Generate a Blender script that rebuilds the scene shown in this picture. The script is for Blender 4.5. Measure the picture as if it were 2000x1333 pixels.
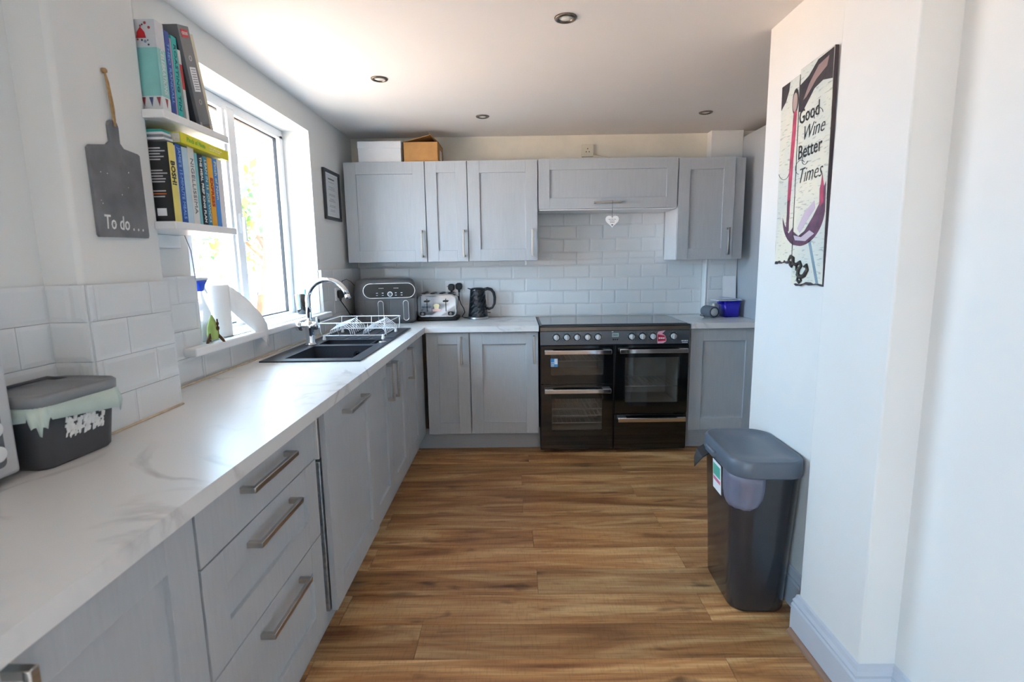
import bpy, bmesh, math, random
from mathutils import Matrix, Vector

random.seed(7)
for o in list(bpy.data.objects):
    bpy.data.objects.remove(o, do_unlink=True)
SC = bpy.context.scene
COL = SC.collection
PI = math.pi

# ------------------------------------------------------------------ camera
F_PX, PITCH, YAW, ROLL, CAM_H = 1021.42, 0.1516, -0.0085, 0.0143, 1.3433
cy, sy, cp, sp = math.cos(YAW), math.sin(YAW), math.cos(PITCH), math.sin(PITCH)
fwd = Vector((sy * cp, cy * cp, -sp)); right = Vector((cy, -sy, 0)); down = fwd.cross(right)
cr, sr = math.cos(ROLL), math.sin(ROLL)
ax_r = right * cr + down * sr
ax_d = down * cr - right * sr
cam_d = bpy.data.cameras.new('camera'); cam = bpy.data.objects.new('camera', cam_d); COL.objects.link(cam)
m = Matrix.Identity(4)
for i in range(3):
    m[i][0] = ax_r[i]; m[i][1] = -ax_d[i]; m[i][2] = -fwd[i]
m[2][3] = CAM_H
cam.matrix_world = m
cam_d.sensor_width = 36; cam_d.sensor_fit = 'HORIZONTAL'; cam_d.lens = F_PX / 2000 * 36
cam_d.clip_start = 0.05; cam_d.clip_end = 200
cam_d.dof.use_dof = True; cam_d.dof.focus_distance = 3.3; cam_d.dof.aperture_fstop = 5.0
SC.camera = cam

# ------------------------------------------------------------------ light
SKY_STRENGTH = 1.3
SUN_STRENGTH = 8.0
w = bpy.data.worlds.new('sky'); SC.world = w; w.use_nodes = True
bg = w.node_tree.nodes['Background']
bg.inputs[0].default_value = (0.48, 0.74, 1.0, 1); bg.inputs[1].default_value = SKY_STRENGTH
sun_d = bpy.data.lights.new('sun', 'SUN'); sun_d.energy = SUN_STRENGTH; sun_d.angle = 0.009; sun_d.color = (1.0, 0.93, 0.82)
sun = bpy.data.objects.new('sun', sun_d); COL.objects.link(sun)
sun.rotation_euler = Vector((0.75, 0.25, 0.46)).to_track_quat('Z', 'Y').to_euler()
def portal(name, loc, rot, sx, sy_):
    d = bpy.data.lights.new(name, 'AREA'); d.shape = 'RECTANGLE'; d.size = sx; d.size_y = sy_
    d.cycles.is_portal = True
    o = bpy.data.objects.new(name, d); COL.objects.link(o); o.location = loc; o.rotation_euler = rot
portal('window_portal', (-1.53, 2.635, 1.575), (0, -PI / 2, 0), 1.12, 1.30)      # guides sky sampling only
portal('patio_portal', (-1.76, -1.80, 1.06), (0, -PI / 2, 0), 2.12, 1.60)
vs = SC.view_settings
SC.display_settings.display_device = 'sRGB'
vs.view_transform = 'Standard'; vs.look = 'None'; vs.gamma = 1.0; vs.use_curve_mapping = False
vs.exposure = 4.12

# ------------------------------------------------------------------ materials
MATS = {}
def new_mat(name):
    mt = bpy.data.materials.new(name); mt.use_nodes = True
    MATS[name] = mt
    return mt, mt.node_tree.nodes, mt.node_tree.links, mt.node_tree.nodes['Principled BSDF']
def srgb(r, g, b):
    f = lambda c: (c / 255 / 12.92) if c / 255 <= 0.04045 else ((c / 255 + 0.055) / 1.055) ** 2.4
    return (f(r), f(g), f(b), 1)
def mat(name, rgb, rough=0.5, metal=0.0, var=0.06, scale=12.0, bump=0.0, bscale=60.0, coat=0.0, spec=0.5,
        trans=0.0, stretch=None, emit=None, alpha=1.0, sss=0.0):
    """plain procedural material: noise-varied colour and roughness, optional bump"""
    mt, N, L, P = new_mat(name)
    c = srgb(*rgb)
    tc = N.new('ShaderNodeTexCoord'); mp = N.new('ShaderNodeMapping'); L.new(tc.outputs['Object'], mp.inputs[0])
    if stretch: mp.inputs['Scale'].default_value = stretch
    nz = N.new('ShaderNodeTexNoise'); nz.inputs['Scale'].default_value = scale; nz.inputs['Detail'].default_value = 4
    L.new(mp.outputs[0], nz.inputs['Vector'])
    rp = N.new('ShaderNodeValToRGB')
    rp.color_ramp.elements[0].position = 0.3; rp.color_ramp.elements[1].position = 0.7
    rp.color_ramp.elements[0].color = tuple(v * (1 - var) for v in c[:3]) + (1,)
    rp.color_ramp.elements[1].color = tuple(min(1, v * (1 + var)) for v in c[:3]) + (1,)
    L.new(nz.outputs['Fac'], rp.inputs[0]); L.new(rp.outputs[0], P.inputs['Base Color'])
    P.inputs['Roughness'].default_value = rough; P.inputs['Metallic'].default_value = metal
    P.inputs['Specular IOR Level'].default_value = spec
    P.inputs['Coat Weight'].default_value = coat; P.inputs['Coat Roughness'].default_value = 0.08
    P.inputs['Transmission Weight'].default_value = trans; P.inputs['Alpha'].default_value = alpha
    if sss: P.inputs['Subsurface Weight'].default_value = sss
    if emit:
        P.inputs['Emission Color'].default_value = srgb(*emit[:3]); P.inputs['Emission Strength'].default_value = emit[3]
    if bump:
        n2 = N.new('ShaderNodeTexNoise'); n2.inputs['Scale'].default_value = bscale; n2.inputs['Detail'].default_value = 5
        L.new(mp.outputs[0], n2.inputs['Vector'])
        bp = N.new('ShaderNodeBump'); bp.inputs['Strength'].default_value = bump; bp.inputs['Distance'].default_value = 0.004
        L.new(n2.outputs['Fac'], bp.inputs['Height']); L.new(bp.outputs[0], P.inputs['Normal'])
    return mt

mat('plaster', (228, 228, 226), 0.75, var=0.02, scale=3, bump=0.35, bscale=9)
mat('ceiling_paint', (238, 232, 228), 0.8, var=0.015, scale=2, bump=0.2, bscale=7)
mat('old_plaster', (232, 226, 212), 0.8, var=0.06, scale=6, bump=0.5, bscale=14)
mat('tile', (222, 224, 225), 0.12, var=0.015, scale=4, bump=0.03, bscale=25, coat=0.3)
mat('grout', (222, 218, 210), 0.9, var=0.05, scale=30)
mat('sealant', (214, 196, 168), 0.7, var=0.12, scale=40)
mat('pvc', (244, 245, 247), 0.25, var=0.01)
mat('gasket', (30, 31, 34), 0.6)
mat('white_gloss', (240, 240, 240), 0.3, var=0.015)
mat('cab_grey', (181, 186, 191), 0.38, var=0.035, scale=8, bump=0.10, bscale=40, stretch=(14, 14, 1.2))
mat('cab_grey_h', (181, 186, 191), 0.38, var=0.035, scale=8, bump=0.10, bscale=40, stretch=(1.2, 1.2, 14))
mat('cab_edge', (196, 197, 199), 0.5, var=0.02)
mat('carcass', (222, 223, 225), 0.5, var=0.02)
mat('brushed', (182, 179, 174), 0.3, metal=1.0, var=0.08, scale=30, stretch=(1, 1, 12))
mat('chrome', (222, 224, 228), 0.07, metal=1.0, var=0.02)
mat('steel', (176, 178, 180), 0.33, metal=1.0, var=0.08, scale=20)
mat('galv', (168, 176, 182), 0.45, metal=0.8, var=0.25, scale=60)
mat('black_gloss', (14, 14, 15), 0.06, var=0.1, coat=0.5)
mat('black_plastic', (27, 27, 29), 0.42, var=0.1)
mat('dark_trim', (52, 52, 54), 0.35, var=0.08)
mat('oven_enamel', (196, 190, 180), 0.45, var=0.12)
mat('panel_grey', (104, 107, 112), 0.3, metal=0.5, var=0.06)
mat('granite', (50, 52, 60), 0.42, var=0.25, scale=260, bump=0.05, bscale=300)
mat('fryer_grey', (92, 94, 97), 0.38, var=0.05, coat=0.1)
mat('fryer_glass', (17, 19, 22), 0.12, var=0.2, scale=5)
mat('kettle_metal', (66, 68, 72), 0.16, metal=0.85, var=0.15)
mat('bin_body', (46, 47, 51), 0.2, var=0.06, coat=0.25)
mat('bin_lid', (96, 104, 116), 0.36, var=0.04)
mat('bag_grey', (124, 126, 146), 0.4, var=0.1, alpha=0.82)
mat('bag_black', (40, 40, 42), 0.35, var=0.1)
mat('liner_green', (206, 222, 214), 0.4, var=0.08, alpha=0.85)
mat('caddy', (68, 69, 73), 0.45, var=0.06)
mat('caddy_lid', (132, 134, 137), 0.5, var=0.05)
mat('chalk', (228, 228, 226), 0.9, var=0.1, scale=80)
mat('slate', (116, 117, 120), 0.75, var=0.22, scale=14, bump=0.3, bscale=40)
mat('rope', (176, 142, 98), 0.9, var=0.2, scale=120)
mat('white_plastic', (238, 238, 238), 0.3, var=0.01)
mat('socket_cream', (228, 220, 200), 0.4, var=0.03)
mat('paper', (240, 240, 242), 0.8, var=0.02)
mat('pages', (226, 220, 206), 0.85, var=0.1, scale=140, stretch=(1, 8, 1))
mat('paper_white', (252, 252, 252), 0.5, var=0.003)
mat('ink', (40, 40, 44), 0.6)
mat('ink_grey', (128, 130, 138), 0.7)
mat('card', (196, 146, 88), 0.75, var=0.08, scale=20)
mat('card_dark', (150, 106, 60), 0.8, var=0.1)
mat('white_card', (240, 240, 242), 0.6, var=0.015)
mat('frame_black', (44, 46, 50), 0.4, var=0.1)
mat('skirting', (196, 202, 212), 0.4, var=0.02)
mat('quadrant', (150, 118, 98), 0.5, var=0.2, scale=20, stretch=(1, 0.1, 1))
mat('paving', (228, 184, 152), 0.9, var=0.12, scale=3)
mat('fence_wood', (46, 28, 20), 0.8, var=0.2, scale=6)
mat('bark', (84, 62, 42), 0.9, var=0.25, scale=14, bump=0.5)
mat('leaf', (58, 92, 16), 0.6, var=0.25, scale=5)
mat('brick_out', (196, 168, 140), 0.9, var=0.1)
mat('red_label', (206, 34, 74), 0.5)
mat('pink_label', (232, 176, 196), 0.5, var=0.1)
mat('blue_label', (70, 150, 214), 0.5)
mat('lcd', (150, 190, 180), 0.3, var=0.05)
mat('jug_blue', (42, 34, 176), 0.22, var=0.05, coat=0.3)
mat('speaker_grey', (104, 110, 120), 0.7, var=0.15, scale=200)
mat('spray_blue', (40, 84, 226), 0.35)
mat('kitchen_roll', (244, 243, 241), 0.95, var=0.02, bump=0.15, bscale=160)
mat('copper', (226, 120, 70), 0.25, metal=0.6, var=0.15)
mat('yellow_cap', (240, 206, 40), 0.4)
mat('leaf_green', (170, 196, 110), 0.6, var=0.2)
mat('rust', (104, 66, 36), 0.8, var=0.3)
mat('wire_white', (236, 236, 238), 0.35, var=0.02)
mat('toast_cream', (232, 218, 170), 0.6, var=0.08)
mat('toast_pink', (236, 196, 190), 0.6, var=0.08)
mat('led', (236, 240, 244), 0.5)
mat('sign_black', (52, 46, 52), 0.55, var=0.3, scale=50)
mat('wine_red', (176, 66, 96), 0.5, var=0.35, scale=26)
mat('wine_dark', (96, 62, 84), 0.5, var=0.4, scale=24)
mat('sign_glass', (122, 150, 166), 0.5, var=0.2)
mat('sign_edge', (70, 58, 62), 0.7, var=0.2)
mat('iron', (66, 60, 56), 0.5, metal=0.4, var=0.2)
mat('lamp_white', (240, 236, 226), 0.3, var=0.02)
mat('bronze_trim', (120, 108, 98), 0.35, metal=0.7, var=0.1)
mat('silver_paint', (205, 206, 208), 0.4, metal=0.35, var=0.03)
mat('milky_plastic', (232, 238, 242), 0.35, var=0.02, alpha=0.75)
mat('rack_wire', (214, 208, 198), 0.4, var=0.05)
mat('cone_grey', (176, 178, 182), 0.5, var=0.05)
mat('rear_floor', (150, 104, 66), 0.5, var=0.15, scale=6)

def glass_mat(name, tint=(1, 1, 1), gloss=0.06, rough=0.0):
    """thin pane: straight-through tint plus a weak mirror"""
    mt, N, L, P = new_mat(name)
    N.remove(P)
    out = N['Material Output'] if 'Material Output' in N else N.new('ShaderNodeOutputMaterial')
    tr = N.new('ShaderNodeBsdfTransparent'); tr.inputs[0].default_value = tuple(tint) + (1,)
    gl = N.new('ShaderNodeBsdfGlossy'); gl.inputs['Roughness'].default_value = rough + 0.01
    lw = N.new('ShaderNodeLayerWeight'); lw.inputs[0].default_value = 0.5
    pw = N.new('ShaderNodeMath'); pw.operation = 'POWER'; pw.inputs[1].default_value = 5.0; L.new(lw.outputs['Facing'], pw.inputs[0])
    mul = N.new('ShaderNodeMath'); mul.operation = 'MULTIPLY_ADD'; mul.inputs[1].default_value = 0.7; mul.inputs[2].default_value = gloss
    L.new(pw.outputs[0], mul.inputs[0])
    mx = N.new('ShaderNodeMixShader'); L.new(mul.outputs[0], mx.inputs[0]); L.new(tr.outputs[0], mx.inputs[1]); L.new(gl.outputs[0], mx.inputs[2])
    L.new(mx.outputs[0], out.inputs[0])
    return mt
glass_mat('window_glass', (0.97, 0.98, 0.98), 0.05)
glass_mat('oven_glass', (0.80, 0.80, 0.80), 0.06)
glass_mat('clear_plastic', (0.90, 0.94, 0.96), 0.09, 0.06)

def marble():
    mt, N, L, P = new_mat('marble')
    tc = N.new('ShaderNodeTexCoord')
    n1 = N.new('ShaderNodeTexNoise'); n1.inputs['Scale'].default_value = 2.2; n1.inputs['Detail'].default_value = 8; n1.inputs['Distortion'].default_value = 1.6
    L.new(tc.outputs['Object'], n1.inputs['Vector'])
    r1 = N.new('ShaderNodeValToRGB'); e = r1.color_ramp.elements
    e[0].position = 0.455; e[0].color = (0, 0, 0, 1); e[1].position = 0.5; e[1].color = (1, 1, 1, 1)
    e2 = r1.color_ramp.elements.new(0.545); e2.color = (0, 0, 0, 1)
    L.new(n1.outputs['Fac'], r1.inputs[0])
    n2 = N.new('ShaderNodeTexNoise'); n2.inputs['Scale'].default_value = 3.5; n2.inputs['Detail'].default_value = 3
    L.new(tc.outputs['Object'], n2.inputs['Vector'])
    r2 = N.new('ShaderNodeValToRGB'); r2.color_ramp.elements[0].position = 0.45; r2.color_ramp.elements[1].position = 0.75
    L.new(n2.outputs['Fac'], r2.inputs[0])
    mu = N.new('ShaderNodeMath'); mu.operation = 'MULTIPLY'; L.new(r1.outputs[0], mu.inputs[0]); L.new(r2.outputs[0], mu.inputs[1])
    mx = N.new('ShaderNodeMix'); mx.data_type = 'RGBA'
    mx.inputs[6].default_value = srgb(226, 226, 226); mx.inputs[7].default_value = srgb(158, 154, 156)
    L.new(mu.outputs[0], mx.inputs[0]); L.new(mx.outputs[2], P.inputs['Base Color'])
    P.inputs['Roughness'].default_value = 0.3
    return mt
marble()

def wood_floor():
    mt, N, L, P = new_mat('oak_plank')
    tc = N.new('ShaderNodeTexCoord'); oi = N.new('ShaderNodeObjectInfo')
    sc = N.new('ShaderNodeVectorMath'); sc.operation = 'SCALE'; sc.inputs[0].default_value = (37, 19, 53); L.new(oi.outputs['Random'], sc.inputs['Scale'])
    ad = N.new('ShaderNodeVectorMath'); ad.operation = 'ADD'; L.new(tc.outputs['Object'], ad.inputs[0]); L.new(sc.outputs[0], ad.inputs[1])
    def noise(scl, detail, dist, stretch):
        mp = N.new('ShaderNodeMapping'); mp.inputs['Scale'].default_value = stretch; L.new(ad.outputs[0], mp.inputs[0])
        n = N.new('ShaderNodeTexNoise'); n.inputs['Scale'].default_value = scl; n.inputs['Detail'].default_value = detail; n.inputs['Distortion'].default_value = dist
        L.new(mp.outputs[0], n.inputs['Vector']); return n
    a = noise(1.5, 5, 1.4, (0.8, 7, 1))          # broad streaks
    b = noise(5, 8, 0.8, (0.7, 26, 1))           # fine grain
    k = noise(3.0, 2, 0.3, (1.5, 4.5, 1))        # knots / dark patches
    s = noise(60, 2, 0.0, (3, 0.35, 1))          # saw marks across the board
    r1 = N.new('ShaderNodeValToRGB'); el = r1.color_ramp.elements
    el[0].position = 0.28; el[0].color = srgb(138, 88, 52); el[1].position = 0.72; el[1].color = srgb(232, 194, 140)
    mid = el.new(0.48); mid.color = srgb(192, 140, 88)
    L.new(a.outputs['Fac'], r1.inputs[0])
    r2 = N.new('ShaderNodeValToRGB'); el = r2.color_ramp.elements
    el[0].position = 0.33; el[0].color = (0.42, 0.36, 0.32, 1); el[1].position = 0.56; el[1].color = (1, 1, 1, 1)
    L.new(b.outputs['Fac'], r2.inputs[0])
    m1 = N.new('ShaderNodeMix'); m1.data_type = 'RGBA'; m1.blend_type = 'MULTIPLY'; m1.inputs[0].default_value = 0.5
    L.new(r1.outputs[0], m1.inputs[6]); L.new(r2.outputs[0], m1.inputs[7])
    r3 = N.new('ShaderNodeValToRGB'); el = r3.color_ramp.elements
    el[0].position = 0.25; el[0].color = (0.28, 0.22, 0.2, 1); el[1].position = 0.37; el[1].color = (1, 1, 1, 1)
    L.new(k.outputs['Fac'], r3.inputs[0])
    m2 = N.new('ShaderNodeMix'); m2.data_type = 'RGBA'; m2.blend_type = 'MULTIPLY'; m2.inputs[0].default_value = 0.85
    L.new(m1.outputs[2], m2.inputs[6]); L.new(r3.outputs[0], m2.inputs[7])
    r4 = N.new('ShaderNodeValToRGB'); el = r4.color_ramp.elements
    el[0].position = 0.36; el[0].color = (0.72, 0.68, 0.62, 1); el[1].position = 0.46; el[1].color = (1, 1, 1, 1)
    L.new(s.outputs['Fac'], r4.inputs[0])
    m3 = N.new('ShaderNodeMix'); m3.data_type = 'RGBA'; m3.blend_type = 'MULTIPLY'; m3.inputs[0].default_value = 0.4
    L.new(m2.outputs[2], m3.inputs[6]); L.new(r4.outputs[0], m3.inputs[7])
    # board-to-board tone
    hs = N.new('ShaderNodeHueSaturation'); mr = N.new('ShaderNodeMapRange'); mr.inputs[3].default_value = 0.78; mr.inputs[4].default_value = 1.2
    L.new(oi.outputs['Random'], mr.inputs[0]); L.new(mr.outputs[0], hs.inputs['Value']); L.new(m3.outputs[2], hs.inputs['Color'])
    L.new(hs.outputs[0], P.inputs['Base Color'])
    P.inputs['Roughness'].default_value = 0.42
    bp = N.new('ShaderNodeBump'); bp.inputs['Strength'].default_value = 0.12; bp.inputs['Distance'].default_value = 0.002
    L.new(b.outputs['Fac'], bp.inputs['Height']); L.new(bp.outputs[0], P.inputs['Normal'])
wood_floor()

def sign_face():
    """weathered cream/blue-grey script-paper print"""
    mt, N, L, P = new_mat('sign_face')
    tc = N.new('ShaderNodeTexCoord')
    n = N.new('ShaderNodeTexNoise'); n.inputs['Scale'].default_value = 4; n.inputs['Detail'].default_value = 6; L.new(tc.outputs['Object'], n.inputs['Vector'])
    r = N.new('ShaderNodeValToRGB'); el = r.color_ramp.elements
    el[0].position = 0.3; el[0].color = srgb(198, 208, 206); el[1].position = 0.65; el[1].color = srgb(228, 224, 206)
    L.new(n.outputs['Fac'], r.inputs[0])
    mp = N.new('ShaderNodeMapping'); mp.inputs['Scale'].default_value = (1, 3, 16); mp.inputs['Rotation'].default_value = (0.35, 0, 0); L.new(tc.outputs['Object'], mp.inputs[0])
    n2 = N.new('ShaderNodeTexNoise'); n2.inputs['Scale'].default_value = 9; n2.inputs['Detail'].default_value = 6; L.new(mp.outputs[0], n2.inputs['Vector'])
    r2 = N.new('ShaderNodeValToRGB'); el = r2.color_ramp.elements
    el[0].position = 0.34; el[0].color = (0.45, 0.5, 0.55, 1); el[1].position = 0.42; el[1].color = (1, 1, 1, 1)
    L.new(n2.outputs['Fac'], r2.inputs[0])
    mx = N.new('ShaderNodeMix'); mx.data_type = 'RGBA'; mx.blend_type = 'MULTIPLY'; mx.inputs[0].default_value = 0.7
    L.new(r.outputs[0], mx.inputs[6]); L.new(r2.outputs[0], mx.inputs[7]); L.new(mx.outputs[2], P.inputs['Base Color'])
    P.inputs['Roughness'].default_value = 0.6
sign_face()

_bc = {}
def col(rgb, rough=0.45):
    key = 'c_%d_%d_%d' % tuple(rgb)
    if key not in _bc:
        _bc[key] = mat('print_' + key[2:], rgb, rough, var=0.06, scale=18)
    return key and _bc[key].name

# ------------------------------------------------------------------ mesh helpers
IDENT = Matrix.Identity(4)
def frame(origin=(0, 0, 0), u=(1, 0, 0), v=(0, 1, 0), w_=(0, 0, 1)):
    mm = Matrix.Identity(4)
    for i in range(3):
        mm[i][0] = u[i]; mm[i][1] = v[i]; mm[i][2] = w_[i]; mm[i][3] = origin[i]
    return mm
BACKF = lambda x=0, y=0, z=0: frame((x, y, z), (1, 0, 0), (0, 0, 1), (0, -1, 0))    # u right, v up, w toward the camera
LEFTF = lambda x=0, y=0, z=0: frame((x, y, z), (0, 1, 0), (0, 0, 1), (1, 0, 0))     # u into the room, v up, w away from left wall
RIGHTF = lambda x=0, y=0, z=0: frame((x, y, z), (0, -1, 0), (0, 0, 1), (-1, 0, 0))  # u toward the camera, v up, w away from right wall

class B:
    def __init__(s, M=IDENT):
        s.bm = bmesh.new(); s.M = M
    def _add(s, verts, faces, smooth=False, M=None):
        Mx = M if M is not None else IDENT
        vs_ = [s.bm.verts.new(Mx @ Vector(v)) for v in verts]
        out = []
        for f in faces:
            try:
                fc = s.bm.faces.new([vs_[i] for i in f]); fc.smooth = smooth; out.append(fc)
            except ValueError:
                pass
        return vs_, out
    def box(s, x0, x1, y0, y1, z0, z1, bev=0.0, seg=2, M=None):
        V = [(x, y, z) for x in (x0, x1) for y in (y0, y1) for z in (z0, z1)]
        Fc = [(0, 1, 3, 2), (4, 6, 7, 5), (0, 4, 5, 1), (2, 3, 7, 6), (0, 2, 6, 4), (1, 5, 7, 3)]
        vs_, fs = s._add(V, Fc, M=M)
        if bev > 0:
            ed = list({e for f in fs for e in f.edges})
            r = bmesh.ops.bevel(s.bm, geom=ed, offset=bev, segments=seg, profile=0.5, affect='EDGES')
            if seg > 1:
                for f in r['faces']: f.smooth = True
        return s
    def prism(s, poly, a0, a1, axis='z', M=None, smooth=False):
        """2-D polygon extruded along an axis"""
        n = len(poly)
        def pt(p, a):
            return {'z': (p[0], p[1], a), 'y': (p[0], a, p[1]), 'x': (a, p[0], p[1])}[axis]
        V = [pt(p, a0) for p in poly] + [pt(p, a1) for p in poly]
        Fc = [tuple(range(n)), tuple(range(2 * n - 1, n - 1, -1))]
        vs_, _ = s._add(V, Fc, M=M)
        for i in range(n):
            j = (i + 1) % n
            f = s.bm.faces.new([vs_[i], vs_[j], vs_[n + j], vs_[n + i]]); f.smooth = smooth
        return s
    def loft(s, rings, caps=True, smooth=True, closed=True, M=None):
        n = len(rings[0]); V = [p for r in rings for p in r]; Fc = []
        for k in range(len(rings) - 1):
            for i in range(n if closed else n - 1):
                j = (i + 1) % n
                Fc.append((k * n + i, k * n + j, (k + 1) * n + j, (k + 1) * n + i))
        vs_, fs = s._add(V, Fc, smooth, M)
        if caps and closed:
            try: s.bm.faces.new(vs_[:n])
            except ValueError: pass
            try: s.bm.faces.new(vs_[-n:])
            except ValueError: pass
        return s
    def lathe(s, prof, c=(0, 0, 0), n=24, axis='z', smooth=True, twist=0.0, M=None):
        rings = []
        for k, (r, h) in enumerate(prof):
            r = max(r, 1e-5); ring = []
            for i in range(n):
                a = 2 * PI * (i + twist * (k % 2)) / n
                p, q = r * math.cos(a), r * math.sin(a)
                v = {'z': (p, q, h), 'y': (p, h, q), 'x': (h, p, q)}[axis]
                ring.append((c[0] + v[0], c[1] + v[1], c[2] + v[2]))
            rings.append(ring)
        return s.loft(rings, True, smooth, True, M)
    def tube(s, pts, r, n=8, closed=False, smooth=True, M=None, flat=1.0):
        P = [Vector(p) for p in pts]; rings = []; m_ = len(P)
        t0 = (P[1] - P[0]).normalized()
        ref = Vector((0, 0, 1)) if abs(t0.z) < 0.9 else Vector((1, 0, 0))
        nrm = (ref - t0 * ref.dot(t0)).normalized()
        for i in range(m_):
            if closed: t = (P[(i + 1) % m_] - P[(i - 1) % m_])
            else: t = P[min(i + 1, m_ - 1)] - P[max(i - 1, 0)]
            t = t.normalized()
            nrm = nrm - t * nrm.dot(t)
            nrm = nrm.normalized() if nrm.length > 1e-6 else t.orthogonal().normalized()
            bn = t.cross(nrm); rr = r[i] if isinstance(r, (list, tuple)) else r
            rings.append([tuple(P[i] + nrm * (rr * math.cos(2 * PI * k / n)) + bn * (rr * flat * math.sin(2 * PI * k / n))) for k in range(n)])
        if closed:
            rings.append(rings[0])
            return s.loft(rings, False, smooth, True, M)
        return s.loft(rings, True, smooth, True, M)
    def build(s, name, m_, parent=None, world=True, label=None):
        s.bm.transform(s.M)
        if parent is not None and world:
            bmesh.ops.translate(s.bm, vec=-Vector(parent_loc(parent)), verts=s.bm.verts)
        bmesh.ops.remove_doubles(s.bm, verts=s.bm.verts, dist=1e-6)
        bmesh.ops.recalc_face_normals(s.bm, faces=s.bm.faces)
        me = bpy.data.meshes.new(name); s.bm.to_mesh(me); s.bm.free()
        me.materials.append(MATS[m_])
        return link(name, me, parent, label)

def parent_loc(p):
    v = Vector((0, 0, 0))
    while p is not None:
        v += p.location; p = p.parent
    return v
def link(name, me, parent=None, label=None):
    o = bpy.data.objects.new(name, me); COL.objects.link(o)
    if parent is not None: o.parent = parent
    if label: o['label'] = label
    return o
def thing(name, label, cat, loc=(0, 0, 0), rot=(0, 0, 0), group=None):
    o = bpy.data.objects.new(name, None); COL.objects.link(o); o.empty_display_size = 0.05
    o.location = loc; o.rotation_euler = rot
    return tag(o, label, cat, group)
def tag(o, label, cat, group=None, kind=None):
    o['label'] = label; o['category'] = cat
    if group: o['group'] = group
    if kind: o['kind'] = kind
    return o
def struct(o, label=None):
    o['kind'] = 'structure'
    if label: o['label'] = label
    return o
def rrect(w_, h, r, n=5, cx=0, cy_=0):
    """rounded rectangle outline, counter-clockwise"""
    pts = []
    for (sx, sy_, a0) in ((1, 1, 0), (-1, 1, 90), (-1, -1, 180), (1, -1, 270)):
        for k in range(n + 1):
            a = math.radians(a0 + 90 * k / n)
            pts.append((cx + sx * (w_ / 2 - r) + r * math.cos(a), cy_ + sy_ * (h / 2 - r) + r * math.sin(a)))
    return pts
def text(body, size, M, m_, parent, name='lettering', shear=0.0, bold=0.0, align='LEFT', depth=0.0004, sx=1.0, world=True, spacing=1.0, maxw=None):
    """default-font lettering turned into a thin mesh lying on the u-v plane of M"""
    cu = bpy.data.curves.new('t', 'FONT'); cu.body = body; cu.size = size; cu.shear = shear; cu.offset = bold
    cu.extrude = depth; cu.align_x = align; cu.align_y = 'CENTER'; cu.resolution_u = 2; cu.space_character = spacing
    ob = bpy.data.objects.new('t', cu); COL.objects.link(ob)
    dg = bpy.context.evaluated_depsgraph_get(); dg.update()
    me = bpy.data.meshes.new_from_object(ob.evaluated_get(dg))
    bpy.data.objects.remove(ob); bpy.data.curves.remove(cu)
    if maxw and len(me.vertices):
        xs = [v.co.x for v in me.vertices]; wd = max(xs) - min(xs)
        sx = maxw / wd
    me.transform(M @ Matrix.Diagonal((sx, 1, 1, 1)))
    if parent is not None and world: me.transform(Matrix.Translation(-parent_loc(parent)))
    me.materials.clear(); me.materials.append(MATS[m_])
    return link(name, me, parent)

def strokes(F, u0, u1, v, h, m_, parent, n=3, seed=1, world=True, w0=0.0005, name='print_line'):
    """lettering too small to read in the photograph: a broken line of short printed bars"""
    rnd = random.Random(seed); x = u0
    while x < u1 - 1e-6:
        e = min(u1, x + (u1 - u0) / n * rnd.uniform(0.6, 1.0)); B(F).box(x, e, v - h / 2, v + h / 2, w0 - 0.0004, w0 + 0.0004).build(name, m_, parent, world=world); x = e + (u1 - u0) * 0.06

# ================================================================== SETTING
XL, XA, XB, XC = -1.23, 1.068, 1.0, 1.105           # left wall, right wall, right pier, near right wall
YB, ZC = 4.117, 2.272
XREC, YREAR = -1.165, -2.9
PIER_Y0, PIER_Y1, PIER_X = 1.29, 1.60, -1.070
PY0, PY1, PZ1 = -2.6, -1.0, 2.12                       # glazed doors behind the camera, in the left wall
WY0, WY1, WZ0, WZ1 = 1.99, 3.278, 1.015, 2.132       # window opening

# floor ------------------------------------------------------------
fl = struct(B().box(-1.75, 2.6, YREAR - 0.1, 4.35, -0.12, -0.008).build('floor', 'rear_floor'), 'oak-look laminate floor of wide rustic boards')
PITCH_P, LEN_P = 0.175, 1.40
joints = [0.074, 0.676, 0.022, 0.677, 0.025, 0.722, 0.069, 0.732, 0.076, 0.719, -0.366, 0.696, 0.1, -0.5, 0.4, -0.2, 0.6, 0.05]
def plank(x0, x1, y0, y1):
    b = B(); g = 0.0007
    b.box(-(x1 - x0) / 2 + g, (x1 - x0) / 2 - g, -(y1 - y0) / 2 + g, (y1 - y0) / 2 - g, -0.008, 0.0, bev=0.0008, seg=1)
    o = b.build('plank', 'oak_plank', fl, world=False)
    o.location = ((x0 + x1) / 2, (y0 + y1) / 2, 0)
plank_rows = [(3.525 - PITCH_P * k, joints[k]) for k in range(len(joints))] + [(3.525 + PITCH_P * (k + 1), 0.7 - 0.65 * k) for k in range(3)]
for ytop, xj in plank_rows:
    x = xj - LEN_P * 2
    while x < 1.75:
        a, c = max(x, -0.80), min(x + LEN_P, 1.75)
        if c - a > 0.02: plank(a, c, ytop - PITCH_P, ytop)
        x += LEN_P

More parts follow.
